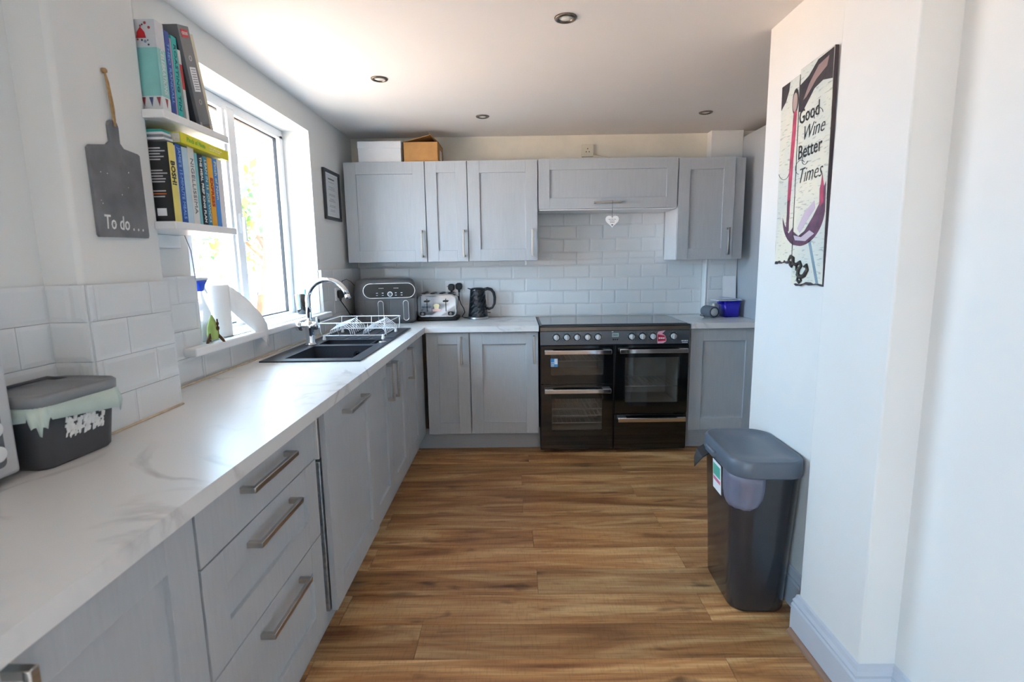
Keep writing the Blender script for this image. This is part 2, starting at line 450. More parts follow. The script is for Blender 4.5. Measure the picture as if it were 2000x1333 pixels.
# walls ------------------------------------------------------------
b = B()
b.box(-1.55, XL, PIER_Y1, WY0, -0.1, ZC + 0.1)
b.box(-1.55, XL, WY1, 4.35, -0.1, ZC + 0.1)
b.box(-1.55, XL, WY0, WY1, -0.1, WZ0)
b.box(-1.55, XL, WY0, WY1, WZ1, ZC + 0.1)
b.box(-1.55, PIER_X, PIER_Y0, PIER_Y1, -0.1, ZC + 0.1, bev=0.012)
b.box(-1.55, XREC, 1.06, PIER_Y0, -0.1, ZC + 0.1)
b.box(-1.75, -1.42, PY1, 1.06, -0.1, ZC + 0.1); b.box(-1.75, -1.42, YREAR - 0.1, PY0, -0.1, ZC + 0.1); b.box(-1.75, -1.42, PY0, PY1, PZ1, ZC + 0.1)
wall_left = struct(b.build('wall_left', 'plaster'), 'white uneven plaster wall with the window')
b = B(); b.box(-1.75, 2.6, YB, 4.35, -0.1, ZC + 0.1)
wall_back = struct(b.build('wall_back', 'old_plaster'), 'cream plaster wall above the wall cabinets')
b = B()
b.box(XA, 1.20, 1.70, 2.335, -0.1, ZC + 0.1, bev=0.004)
b.box(XB, 1.20, 1.392, 1.717, -0.1, ZC + 0.1, bev=0.006)
b.box(XC, 1.30, YREAR - 0.1, 1.395, -0.1, ZC + 0.1)
wall_right = struct(b.build('wall_right', 'plaster'), 'white plaster wall with a shallow pier')
b = B(); b.box(2.5, 2.6, 1.2, 4.35, -0.1, ZC + 0.1); b.box(1.2, 2.6, 1.1, 1.2, -0.1, ZC + 0.1)
struct(b.build('wall_side', 'plaster'), 'white wall of the passage beyond the kitchen')
b = B(); b.box(-1.75, 1.3, YREAR - 0.12, YREAR, -0.1, ZC + 0.1)
struct(b.build('wall_rear', 'plaster'), 'plain white wall behind the camera')
struct(B().box(-1.75, 2.6, YREAR - 0.12, 4.35, ZC, ZC + 0.12).build('ceiling', 'ceiling_paint'), 'smooth white plaster ceiling with recessed spotlights')

# patio door (behind the camera)
d = struct(thing('door_1', 'white glazed patio doors behind the camera', 'door', (-1.58, (PY0 + PY1) / 2, 0)))
b = B(); pm = (PY0 + PY1) / 2
for y0, y1 in ((PY0, PY0 + 0.07), (pm - 0.035, pm + 0.035), (PY1 - 0.07, PY1)): b.box(-1.61, -1.55, y0, y1, 0, PZ1)
b.box(-1.61, -1.55, PY0, PY1, PZ1 - 0.07, PZ1); b.box(-1.61, -1.55, PY0, PY1, 0, 0.1)
b.build('door_frame', 'pvc', d)
for y0, y1 in ((PY0 + 0.07, pm - 0.035), (pm + 0.035, PY1 - 0.07)):
    B().box(-1.584, -1.578, y0, y1, 0.1, PZ1 - 0.07).build('pane', 'window_glass', d)

# metro tiles --------------------------------------------------------
TP, TZ0 = 0.1004, 0.9064
_tile_cache = {}
def tile_mesh(w_, h):
    key = (round(w_, 3), round(h, 3))
    if key in _tile_cache: return _tile_cache[key]
    b = B(); g = 0.0005; W, H = w_ - 2 * g, h - 2 * g; c = min(0.011, W * 0.35, H * 0.35); t, e = 0.0085, 0.0070
    O = [(0, 0), (W, 0), (W, H), (0, H)]; I = [(c, c), (W - c, c), (W - c, H - c), (c, H - c)]
    V = [(g + x, g + y, 0) for x, y in O] + [(g + x, g + y, e) for x, y in O] + [(g + x, g + y, t) for x, y in I]
    Fc = [(0, 1, 5, 4), (1, 2, 6, 5), (2, 3, 7, 6), (3, 0, 4, 7), (4, 5, 9, 8), (5, 6, 10, 9), (6, 7, 11, 10), (7, 4, 8, 11), (8, 9, 10, 11), (3, 2, 1, 0)]
    b._add(V, Fc); bmesh.ops.recalc_face_normals(b.bm, faces=b.bm.faces)
    me = bpy.data.meshes.new('tile'); b.bm.to_mesh(me); b.bm.free(); me.materials.append(MATS['tile'])
    _tile_cache[key] = me; return me
def lay_tiles(parent, F, u0, u1, v0, v1, uj, vj, cut=None, pitch=0.2008, row=TP, first=0):
    """metro tiles in half bond over u0..u1 x v0..v1; uj = a joint of row 0; cut(u0,u1,v0,v1) -> False to skip"""
    r = first; v = vj + first * row
    while v < v1 - 0.006:
        a0, a1 = max(v, v0), min(v + row, v1)
        if a1 - a0 > 0.008:
            off = uj + (pitch / 2 if r % 2 else 0)
            k = math.floor((u0 - off) / pitch); u = off + k * pitch
            while u < u1 - 0.006:
                c0, c1 = max(u, u0), min(u + pitch, u1)
                if c1 - c0 > 0.012 and (cut is None or cut(c0, c1, a0, a1)):
                    o = link('tile', tile_mesh(c1 - c0, a1 - a0), parent)
                    o.matrix_local = F @ Matrix.Translation((c0, a0, 0)) @ Matrix.Rotation(random.uniform(-0.004, 0.004), 4, 'X') @ Matrix.Rotation(random.uniform(-0.003, 0.003), 4, 'Y')
                u += pitch
        v += row; r += 1
TF = BACKF(0, YB + 0.0005, 0)
lay_tiles(wall_back, TF, XL + 0.012, 1.45, 0.912, 1.352, 0.2764 - 2.008, TZ0)
lay_tiles(wall_back, TF, 0.165, 1.15, 1.352, 1.705, 0.2764 - 2.008, TZ0, first=4)
LFm = LEFTF(XL + 0.011, 0, 0)
b = B(); b.box(XL - 0.002, XL + 0.012, PIER_Y1, WY0, 0.9, 1.304); b.box(XL - 0.002, XL + 0.012, WY0, WY1, 0.9, 1.012); b.box(XL - 0.002, XL + 0.012, WY1, YB, 0.9, 1.304)
b.build('tile_bed', 'grout', wall_left)
lay_tiles(wall_left, LFm, PIER_Y1, WY0, 0.912, 1.306, 1.967 - 2.0, TZ0)
lay_tiles(wall_left, LFm, WY0, WY1, 0.912, 1.010, 1.967 - 2.0, TZ0)
lay_tiles(wall_left, LFm, WY1 + 0.002, YB - 0.008, 0.912, 1.306, 1.967 - 2.0, TZ0)
# window jamb tiles (far reveal faces the camera)
lay_tiles(wall_left, BACKF(0, WY1 + 0.0005, 0), -1.385, XL, 1.04, 1.306, -1.43, TZ0, first=1)
# pier and recess
lay_tiles(wall_left, LEFTF(PIER_X + 0.004, 0, 0), PIER_Y0, PIER_Y1, 0.912, 1.300, 1.41, TZ0)
lay_tiles(wall_left, BACKF(0, PIER_Y0 - 0.001, 0), XREC, PIER_X + 0.006, 0.912, 1.300, -1.2, TZ0)
lay_tiles(wall_left, LEFTF(XREC + 0.001, 0, 0), 1.06, PIER_Y0 - 0.008, 0.912, 1.300, 1.19, TZ0)

# boxed pipe in the back right corner
b = B(); b.box(1.452, 1.69, 4.035, YB + 0.01, 0.9, ZC, bev=0.004)
box_out = struct(b.build('trim_1', 'plaster'), 'white boxed-in pipe in the back corner')
lay_tiles(box_out, BACKF(0, 4.036, 0), 1.462, 1.685, 0.912, 1.345, 1.29, TZ0)
B().box(1.447, 1.460, 4.026, 4.040, 0.912, 1.345, bev=0.003).build('corner_strip', 'white_gloss', box_out)
# cream timber fillet above the right-hand cabinet
struct(B().box(1.62, 2.48, 4.06, YB + 0.01, 2.19, ZC, bev=0.004).build('trim_2', 'old_plaster'), 'cream timber fillet under the ceiling')

# window ---------------------------------------------------------------
win = struct(thing('window_1', 'white upvc window with clear panes above the sink', 'window', (-1.42, 2.6, WZ0)))
FX0, FX1 = -1.455, -1.388
b = B()
b.box(FX0, FX1, WY0, WY1, WZ0, 1.056, bev=0.004); b.box(FX0, FX1, WY0, WY1, 2.082, WZ1, bev=0.004)
for y0, y1 in ((WY0, 2.05), (3.232, WY1), (2.655, 2.722)): b.box(FX0, FX1 + (0.004 if y0 == 2.655 else 0), y0, y1, WZ0 + 0.03, WZ1 - 0.03, bev=0.004)
b.box(FX0, FX1, 2.21, 2.281, WZ0 + 0.03, WZ1 - 0.03, bev=0.004)
b.build('window_frame', 'pvc', win)
for y0, y1 in ((2.05, 2.21), (2.281, 2.655), (2.722, 3.232)):
    pn = B().box(-1.425, -1.419, y0, y1, 1.056, 2.082).build('pane', 'window_glass', win)
    g = B(); t = 0.006
    g.box(-1.427, -1.411, y0, y0 + t, 1.056, 2.082); g.box(-1.427, -1.411, y1 - t, y1, 1.056, 2.082)
    g.box(-1.427, -1.411, y0, y1, 1.056, 1.056 + t); g.box(-1.427, -1.411, y0, y1, 2.082 - t, 2.082)
    g.build('gasket', 'gasket', pn)
# opening light bead and handle
b = B(); b.box(-1.404, -1.380, 2.60, 2.628, 1.056, 2.082, bev=0.003); b.build('sash_bead', 'pvc', win)
b = B(); b.box(-1.388, -1.372, 2.676, 2.700, 1.50, 1.60, bev=0.004); b.box(-1.374, -1.355, 2.680, 2.696, 1.46, 1.585, bev=0.005); b.build('handle', 'white_plastic', win)
# sill board
b = B(); b.box(-1.40, XL + 0.02, WY0 + 0.001, WY1 - 0.001, 1.012, 1.043)
b.box(XL + 0.001, -1.165, 1.868, 3.305, 1.012, 1.043, bev=0.006)
struct(b.build('trim_3', 'white_gloss'), 'white gloss window sill board')

# skirting and quadrant on the right
def skirting(name, pts, label):
    """profiled board along a plan polyline; offset to the left-hand side of the direction of travel"""
    prof = [(0, 0), (0.018, 0), (0.018, 0.105), (0.014, 0.112), (0.016, 0.122), (0.010, 0.132), (0.007, 0.146), (0, 0.150)]
    n = len(pts); rings = []
    for i, p in enumerate(pts):
        dirs = []
        if i > 0: dirs.append((Vector(p) - Vector(pts[i - 1])).normalized())
        if i < n - 1: dirs.append((Vector(pts[i + 1]) - Vector(p)).normalized())
        nn = [Vector((-dd.y, dd.x)) for dd in dirs]
        off = nn[0] if len(nn) == 1 else (nn[0] + nn[1]) / (1 + nn[0].dot(nn[1]))
        rings.append([(p[0] + off.x * o_, p[1] + off.y * o_, z) for o_, z in prof])
    b = B(); b.loft(rings, True, False)
    return struct(b.build(name, 'skirting'), label)
path = [(XC, YREAR + 0.02), (XC, 1.392), (XB, 1.392), (XB, 1.717), (XA, 1.717), (XA, 2.335)]
skirting('baseboard_right', path, 'pale grey moulded skirting board along the right wall')
b = B()
q = [(0, 0), (0.016, 0), (0.0145, 0.007), (0.010, 0.012), (0.005, 0.0155), (0, 0.016)]
rings = []
for (px, py) in ((XC - 0.018, YREAR + 0.02), (XC - 0.018, 1.392 - 0.018), (XB - 0.018, 1.392 - 0.018), (XB - 0.018, 1.725)):
    rings.append([(px - o_, py - (o_ if (px, py) in ((XC - 0.018, 1.374), (XB - 0.018, 1.374)) else 0), z) for o_, z in q])
b.loft(rings, True, False)
struct(b.build('trim_4', 'quadrant'), 'wood-effect quadrant bead at the foot of the skirting')

# ceiling spotlights --------------------------------------------------
SPOTS = [((0.207, 2.19), 'round bronze ceiling spotlight nearest the camera'), ((-0.68, 2.83), 'round bronze ceiling spotlight nearest the window'),
         ((-0.2, 3.56), 'round bronze ceiling spotlight above the kettle side of the cabinets'), ((1.235, 3.55), 'round bronze ceiling spotlight over the right-hand wall cabinet')]
for (x, y), lb in SPOTS:
    t = thing('ceiling_spotlight', lb, 'spotlight', (x, y, ZC), group='recessed ceiling spotlights')
    B().lathe([(0.026, -0.0005), (0.0265, -0.004), (0.032, -0.008), (0.040, -0.006), (0.044, -0.0005)], n=32).build('bezel', 'bronze_trim', t, world=False)
    B().lathe([(0.001, -0.0055), (0.014, -0.0052), (0.025, -0.002), (0.026, -0.0008)], n=24).build('lamp', 'lamp_white', t, world=False)

# ------------------------------------------------------------------ garden outside the window
struct(B().box(-30, 12, -20, 30, -0.4, -0.13).build('ground', 'paving'), 'pale paved yard outside the house')
fence = thing('garden_fence', 'brown timber rail fence seen low through the window', 'fence', (-4.0, 7.5, -0.13))
for k in range(5):
    B().box(-4.06, -3.96, 4.6 + 1.8 * k, 4.7 + 1.8 * k, -0.13, 0.92).build('post', 'fence_wood', fence)
for z in (0.78, 0.42, 0.06):
    B().box(-3.96, -3.92, 4.5, 12.0, z, z + 0.10).build('rail', 'fence_wood', fence)
def tree(label, base, h, lean, crown, nleaf, seed, fork=1.2):
    rnd = random.Random(seed)
    t = thing('garden_tree', label, 'tree', base, group='trees beyond the window')
    b = B(); top = Vector((lean[0], lean[1], h))
    b.tube([(0, 0, 0), (lean[0] * 0.2, lean[1] * 0.2, fork * 0.6), (lean[0] * 0.35, lean[1] * 0.35, fork), tuple(top)], [0.13, 0.11, 0.09, 0.03], 8)
    tips = [top]
    for k in range(7):
        a = rnd.uniform(0, 2 * PI); p0 = Vector((lean[0] * 0.35, lean[1] * 0.35, fork)).lerp(top, rnd.uniform(0, 0.6))
        p1 = p0 + Vector((math.cos(a) * crown * 0.7, math.sin(a) * crown * 0.7, rnd.uniform(0.3, 1.0)))
        b.tube([tuple(p0), tuple(p0.lerp(p1, 0.5) + Vector((0, 0, 0.08))), tuple(p1)], [0.05, 0.035, 0.015], 6); tips.append(p1)
    b.build('trunk', 'bark', t, world=False)
    lb = B(); V = []; Fc = []
    for k in range(nleaf):
        c = rnd.choice(tips) + Vector((rnd.gauss(0, crown * 0.33), rnd.gauss(0, crown * 0.33), rnd.gauss(0, crown * 0.3)))
        d1 = Vector((rnd.gauss(0, 1), rnd.gauss(0, 1), rnd.gauss(0, 1))).normalized(); d2 = d1.orthogonal().normalized(); s_ = rnd.uniform(0.05, 0.11)
        i = len(V)
        V += [tuple(c - d1 * s_), tuple(c + d2 * s_ * 0.45), tuple(c + d1 * s_), tuple(c - d2 * s_ * 0.45)]; Fc.append((i, i + 1, i + 2, i + 3))
    lb._add(V, Fc)
    lf = lb.build('foliage', 'leaf', t, world=False); lf['kind'] = 'stuff'
tree('leaning garden tree with forked trunk beyond the fence', (-3.5, 6.9, -0.13), 2.6, (0.2, 0.5), 0.7, 500, 3, 0.9)
tree('bushy light green tree at the left of the window view', (-6.6, 10.6, -0.13), 3.4, (-0.3, 0.2), 1.2, 1000, 5)
tree('sparse light green tree at the far end of the yard', (-7.2, 15.4, -0.13), 3.8, (0.2, -0.2), 1.4, 1000, 9)

# ================================================================== CABINETS
DT = 0.020     # door thickness
def bar_handle(F, u, v, length, vertical, parent, m_='brushed'):
    """square-ended bar on two posts, standing off the face w=0 of F"""
    b = B(F); h = length / 2; s_ = 0.0072; so = 0.032
    if vertical:
        b.box(u - s_, u + s_, v - h, v + h, so - 0.005, so + 0.006, bev=0.002)
        for e in (-1, 1): b.box(u - s_, u + s_, v + e * (h - 0.007) - 0.007, v + e * (h - 0.007) + 0.007, 0, so, bev=0.001, seg=1)
    else:
        b.box(u - h, u + h, v - s_, v + s_, so - 0.005, so + 0.006, bev=0.002)
        for e in (-1, 1): b.box(u + e * (h - 0.007) - 0.007, u + e * (h - 0.007) + 0.007, v - s_, v + s_, 0, so, bev=0.001, seg=1)
    return b.build('handle', m_, parent)
def shaker(F, u0, u1, v0, v1, parent, handle=None, stile=0.083, name='door', flat=False, rail=None):
    """framed door: stiles full height, rails between, recessed panel; handle = (u, v, length, vertical)"""
    rail = rail or stile; bv = 0.0012
    b = B(F)
    if flat:
        b.box(u0, u1, v0, v1, -DT, 0, bev=bv)
        for uu in (u0 + stile, u1 - stile):    # joint lines printed in the foil are shallow grooves
            pass
    else:
        b.box(u0, u0 + stile, v0, v1, -DT, 0, bev=bv); b.box(u1 - stile, u1, v0, v1, -DT, 0, bev=bv)
        b.box(u0 + stile, u1 - stile, v1 - rail, v1, -DT, -0.0003, bev=bv); b.box(u0 + stile, u1 - stile, v0, v0 + rail, -DT, -0.0003, bev=bv)
    d = b.build(name, 'cab_grey', parent)
    if not flat:
        B(F).box(u0 + stile - 0.004, u1 - stile + 0.004, v0 + rail - 0.004, v1 - rail + 0.004, -DT + 0.002, -0.012).build('door_panel', 'cab_grey', d)
    if handle: bar_handle(F, *handle, d)
    return d

FX = -0.645                                       # door face plane of the left run
LF = LEFTF(FX, 0, 0)
DZ0, DZ1 = 0.150, 0.866
def left_unit(label, y0, y1, back=-1.19, name='base_cabinet'):
    t = thing(name, label, 'cabinet', (-0.93, (y0 + y1) / 2, DZ0), group='base cabinets')
    b = B(); x1 = FX - DT - 0.002
    b.box(back, x1, y0, y0 + 0.018, DZ0, 0.868); b.box(back, x1, y1 - 0.018, y1, DZ0, 0.868)
    b.box(back, x1, y0 + 0.018, y1 - 0.018, DZ0, DZ0 + 0.018); b.box(back, back + 0.01, y0 + 0.018, y1 - 0.018, DZ0 + 0.018, 0.868)
    b.build('carcass', 'carcass', t)
    return t
t = left_unit('pale grey base cabinet nearest the camera, at the bottom left', 0.50, 0.967, back=-1.03)
shaker(LF, 0.503, 0.964, DZ0, DZ1, t, (0.580, 0.755, 0.19, True))
t = left_unit('pale grey three-drawer unit with horizontal bar handles', 0.970, 1.588, back=-1.03, name='drawer_unit')
shaker(LF, 0.973, 1.585, 0.733, DZ1, t, (1.262, 0.826, 0.245, False), name='drawer_front', flat=True)
shaker(LF, 0.973, 1.585, 0.476, 0.729, t, (1.270, 0.685, 0.245, False), name='drawer_front')
shaker(LF, 0.973, 1.585, DZ0, 0.472, t, (1.290, 0.428, 0.245, False), name='drawer_front')

# integrated dishwasher, its door standing a little proud
DWX = -0.628
t = thing('dishwasher', 'integrated dishwasher behind a grey panelled door beside the drawers', 'dishwasher', (-0.9, 1.93, 0.15))
B().box(-1.15, -0.69, 1.636, 2.196, 0.15, 0.860, bev=0.004).build('body', 'galv', t)
B().box(-0.69, -0.655, 1.640, 2.192, 0.705, 0.858, bev=0.003).build('control_strip', 'white_plastic', t)
B().box(-0.69, -0.652, 1.632, 2.190, 0.16, 0.700, bev=0.003).build('inner_door', 'galv', t)
shaker(LEFTF(DWX, 0, 0), 1.640, 2.204, DZ0 + 0.01, DZ1, t, (1.930, 0.818, 0.245, False))

t = left_unit('pale grey double-door sink cabinet with paired handles', 2.208, 2.972)
shaker(LF, 2.211, 2.588, DZ0, DZ1, t, (2.537, 0.755, 0.19, True), stile=0.075)
shaker(LF, 2.592, 2.969, DZ0, DZ1, t, (2.640, 0.750, 0.19, True), stile=0.075)
t = left_unit('pale grey corner cabinet door at the far end of the sink run', 2.975, 3.36)
shaker(LF, 2.978, 3.357, DZ0, DZ1, t, (3.045, 0.752, 0.19, True), stile=0.075)
tag(B().box(FX - 0.02, FX - 0.001, 3.361, 3.545, DZ0, DZ1, bev=0.001).build('corner_post', 'cab_grey'), 'narrow grey corner filler where the two base runs meet', 'filler panel')

BY = 3.527                                        # door face plane of the back run
BF = BACKF(0, BY, 0)
def back_unit(label, x0, x1, group='base cabinets', name='base_cabinet', z0=DZ0, z1=0.868, y0=None, y1=4.10, cat='cabinet', left_side='carcass'):
    y0 = BY + DT + 0.002 if y0 is None else y0
    t = thing(name, label, cat, ((x0 + x1) / 2, (y0 + y1) / 2, z0), group=group)
    b = B()
    b.box(x0, x0 + 0.018, y0, y1, z0, z1); b.box(x1 - 0.018, x1, y0, y1, z0, z1)
    b.box(x0 + 0.018, x1 - 0.018, y0, y1, z0, z0 + 0.018); b.box(x0 + 0.018, x1 - 0.018, y0, y1, z1 - 0.018, z1); b.box(x0 + 0.018, x1 - 0.018, y1 - 0.008, y1, z0 + 0.018, z1 - 0.018)
    b.build('carcass', left_side, t)
    return t
t = back_unit('narrow grey base cabinet in the corner under the toaster', -0.620, -0.322)
shaker(BF, -0.618, -0.325, DZ0, DZ1, t, (-0.375, 0.745, 0.19, True), stile=0.080)
t = back_unit('wide grey base cabinet left of the range cooker', -0.319, 0.150)
shaker(BF, -0.317, 0.148, DZ0, DZ1, t, (0.120, 0.745, 0.19, True))
t = back_unit('grey base cabinet right of the range cooker', 1.196, 1.672, y0=BY + 0.03 + DT + 0.002)
shaker(BACKF(0, BY + 0.03, 0), 1.199, 1.660, DZ0, DZ1, t)

# plinths
tag(B().box(-0.737, -0.720, -0.35 + 0.85, 3.70, 0.0, 0.148).build('plinth', 'cab_grey_h'), 'long grey plinth under the sink-side cabinets', 'plinth', 'plinths')
tag(B().box(-0.719, 0.165, 3.655, 3.672, 0.0, 0.148).build('plinth', 'cab_grey_h'), 'grey plinth under the cabinets left of the cooker', 'plinth', 'plinths')
tag(B().box(1.19, 1.688, 3.640, 3.657, 0.0, 0.148).build('plinth', 'cab_grey_h'), 'short grey plinth right of the cooker', 'plinth', 'plinths')

# wall cabinets
UY = 3.785; UF = BACKF(0, UY, 0); UZ0, UZ1 = 1.347, 2.040
def wall_unit(label, x0, x1, z0=UZ0, z1=UZ1):
    return back_unit(label, x0, x1, 'wall cabinets', 'wall_cabinet', z0, z1, UY + DT + 0.002, 4.10)
t = wall_unit('grey wall cabinet in the left corner under the white box', -1.196, -0.628)
shaker(UF, -1.194, -0.630, UZ0, UZ1, t, (-0.660, 1.473, 0.19, True))
t = wall_unit('narrow grey wall cabinet second from the left corner', -0.626, -0.332)
shaker(UF, -0.624, -0.334, UZ0, UZ1, t, (-0.363, 1.473, 0.19, True), stile=0.078)
t = wall_unit('grey wall cabinet just left of the cooker hood cabinet', -0.330, 0.163)
shaker(UF, -0.328, 0.160, UZ0, UZ1, t, (0.124, 1.472, 0.19, True))
t = wall_unit('wide flap-fronted grey hood cabinet above the cooker', 0.168, 1.143, 1.700, 2.044)
shaker(UF, 0.171, 1.140, 1.702, 2.044, t, (0.652, 1.742, 0.19, False), stile=0.075)
B().box(0.175, 1.135, 3.80, 4.10, 1.694, 1.700).build('hood_underside', 'white_plastic', t)
t = wall_unit('grey wall cabinet above the blue jug on the right', 1.148, 1.542, 1.337, 2.037)
shaker(UF, 1.150, 1.540, 1.337, 2.037, t, (1.504, 1.462, 0.19, True), stile=0.078)
tag(B().box(1.545, 1.622, 3.812, 3.830, 1.337, 2.037, bev=0.001).build('filler_panel', 'cab_grey'), 'narrow grey filler beside the right wall cabinet', 'filler panel')
t = thing('tall_end_panel', 'tall grey end panel standing behind the right wall', 'panel', (1.70, 3.75, 0))
B().box(1.690, 1.708, 3.42, 4.10, 0.0, 2.222, bev=0.001).build('board', 'cab_grey', t)
B().box(1.708, 2.28, 3.45, 4.10, 0.0, 2.20, bev=0.001).build('housing', 'cab_grey', t)

# worktops -----------------------------------------------------------
SKX0, SKX1, SKY0, SKY1 = -1.150, -0.697, 2.285, 3.430      # sink outline
WT0, WT1, WX = 0.872, 0.910, -0.6175
def slab(b, x0, x1, y0, y1): b.box(x0, x1, y0, y1, WT0, WT1)
b = B(); ci = 0.02
slab(b, -1.20, WX, PIER_Y1 + 0.0, SKY0 + ci); slab(b, -1.20, SKX0 + ci, SKY0 + ci, SKY1 - ci); slab(b, SKX1 - ci, WX, SKY0 + ci, SKY1 - ci)
slab(b, -1.20, WX, SKY1 - ci, 3.499); slab(b, -1.20, 0.152, 3.499, 4.108)
slab(b, PIER_X + 0.012, WX, PIER_Y0, PIER_Y1); slab(b, XREC + 0.01, WX, 1.07, PIER_Y0); slab(b, -1.41, WX, 0.30, 1.07)
tag(b.build('worktop', 'marble'), 'long white marble-effect worktop with the sink, running round the corner', 'worktop')
b = B(); slab(b, 1.186, 1.689, 3.53, 4.108)
tag(b.build('worktop', 'marble'), 'short marble-effect worktop right of the cooker', 'worktop')
# sealant line behind the worktop
b = B()
b.tube([(-1.200, PIER_Y1, 0.913), (-1.200, 3.40, 0.913)], 0.004, 6)
b.tube([(PIER_X + 0.013, PIER_Y0, 0.913), (PIER_X + 0.013, PIER_Y1, 0.913)], 0.004, 6)
tag(b.build('sealant_bead', 'sealant'), 'yellowed sealant line where the worktop meets the tiles', 'sealant')

# ================================================================== COOKER
CX0, CX1, CYF, CZ = 0.162, 1.178, 3.520, 0.908
ck = thing('range_cooker', 'black electric range cooker with double ovens and glass hob', 'cooker', (0.67, 3.8, 0))
b = B()
b.box(CX0, CX1, CYF + 0.030, 3.56, 0.765, CZ - 0.012)                                 # behind control panel
b.box(CX0, CX0 + 0.018, CYF + 0.028, 4.10, 0.02, CZ - 0.012); b.box(CX1 - 0.018, CX1, CYF + 0.028, 4.10, 0.02, CZ - 0.012)
b.box(CX0, CX1, 4.08, 4.10, 0.02, CZ - 0.012); b.box(CX0, CX1, CYF + 0.028, 4.10, 0.02, 0.035)
b.box(CX0 + 0.018, CX1 - 0.018, CYF + 0.028, 4.08, 0.765, 0.785); b.box(0.662, 0.682, CYF + 0.028, 4.08, 0.035, 0.765)
b.build('body', 'black_plastic', ck)
b = B(); b.box(CX0 - 0.004, CX1 + 0.002, CYF + 0.004, 4.098, CZ - 0.012, CZ - 0.001, bev=0.002); hob = b.build('hob', 'dark_trim', ck)
B().box(CX0 + 0.012, CX1 - 0.012, CYF + 0.030, 4.085, CZ - 0.002, CZ + 0.003, bev=0.001).build('hob_glass', 'black_gloss', hob)
b = B(); b.box(CX0, CX1, CYF + 0.002, CYF + 0.014, CZ - 0.040, CZ - 0.014, bev=0.002); b.build('front_rail', 'bronze_trim', ck)
cpn = B().box(CX0, CX1, CYF + 0.004, CYF + 0.030, 0.772, CZ - 0.042, bev=0.002).build('control_panel', 'panel_grey', ck)
CF = BACKF(0, CYF + 0.004, 0)
for x in (0.272, 0.343, 0.413, 0.484, 0.554, 0.783, 0.855, 0.926, 1.066):
    k = B(CF).lathe([(0.0245, 0.0), (0.0245, 0.006), (0.0215, 0.008)], (x, 0.826, 0), 24).build('dial', 'black_gloss', cpn)
    b = B(CF); b.lathe([(0.0190, 0.006), (0.0185, 0.022), (0.016, 0.024)], (x, 0.826, 0), 20); b.box(x - 0.004, x + 0.004, 0.808, 0.844, 0.022, 0.030, bev=0.002)
    b.build('knob', 'silver_paint', k)
    g = B(CF)
    for q_ in range(7):
        a = math.radians(-60 + 50 * q_); g.box(x + 0.030 * math.sin(a) - 0.001, x + 0.030 * math.sin(a) + 0.001, 0.826 + 0.030 * math.cos(a) - 0.001, 0.826 + 0.030 * math.cos(a) + 0.001, 0, 0.0006)
    g.build('scale_marks', 'led', k)['kind'] = 'stuff'
B(CF).box(0.650, 0.696, 0.824, 0.850, 0, 0.002).build('clock_display', 'lcd', cpn)
strokes(CF, 0.655, 0.690, 0.837, 0.012, 'ink_grey', cpn, 4, 1, w0=0.0022, name='clock_digit')
for x in (0.660, 0.673, 0.686): B(CF).lathe([(0.005, 0), (0.005, 0.003), (0.003, 0.004)], (x, 0.806, 0), 12).build('button', 'black_plastic', cpn)
strokes(CF, 0.648, 0.660, 0.860, 0.005, 'led', cpn, 1)
strokes(CF, 1.122, 1.166, 0.792, 0.007, 'led', cpn, 2, 3)
strokes(CF, 1.126, 1.164, 0.780, 0.005, 'led', cpn, 1, 4)
B(CF).prism([(0.960, 0.775), (0.998, 0.776), (1.018, 0.790), (1.020, 0.806), (1.008, 0.832), (0.990, 0.842), (1.013, 0.866), (0.962, 0.856), (0.955, 0.838)], 0.001, 0.0018).build('price_sticker', 'pink_label', cpn)
B(CF).prism([(0.962, 0.790), (1.016, 0.793), (1.014, 0.812), (1.005, 0.830), (0.960, 0.838)], 0.0018, 0.0022).build('sticker_band', 'red_label', cpn)
strokes(CF, 0.966, 1.008, 0.812, 0.010, 'paper', cpn, 3, 5, w0=0.0024)
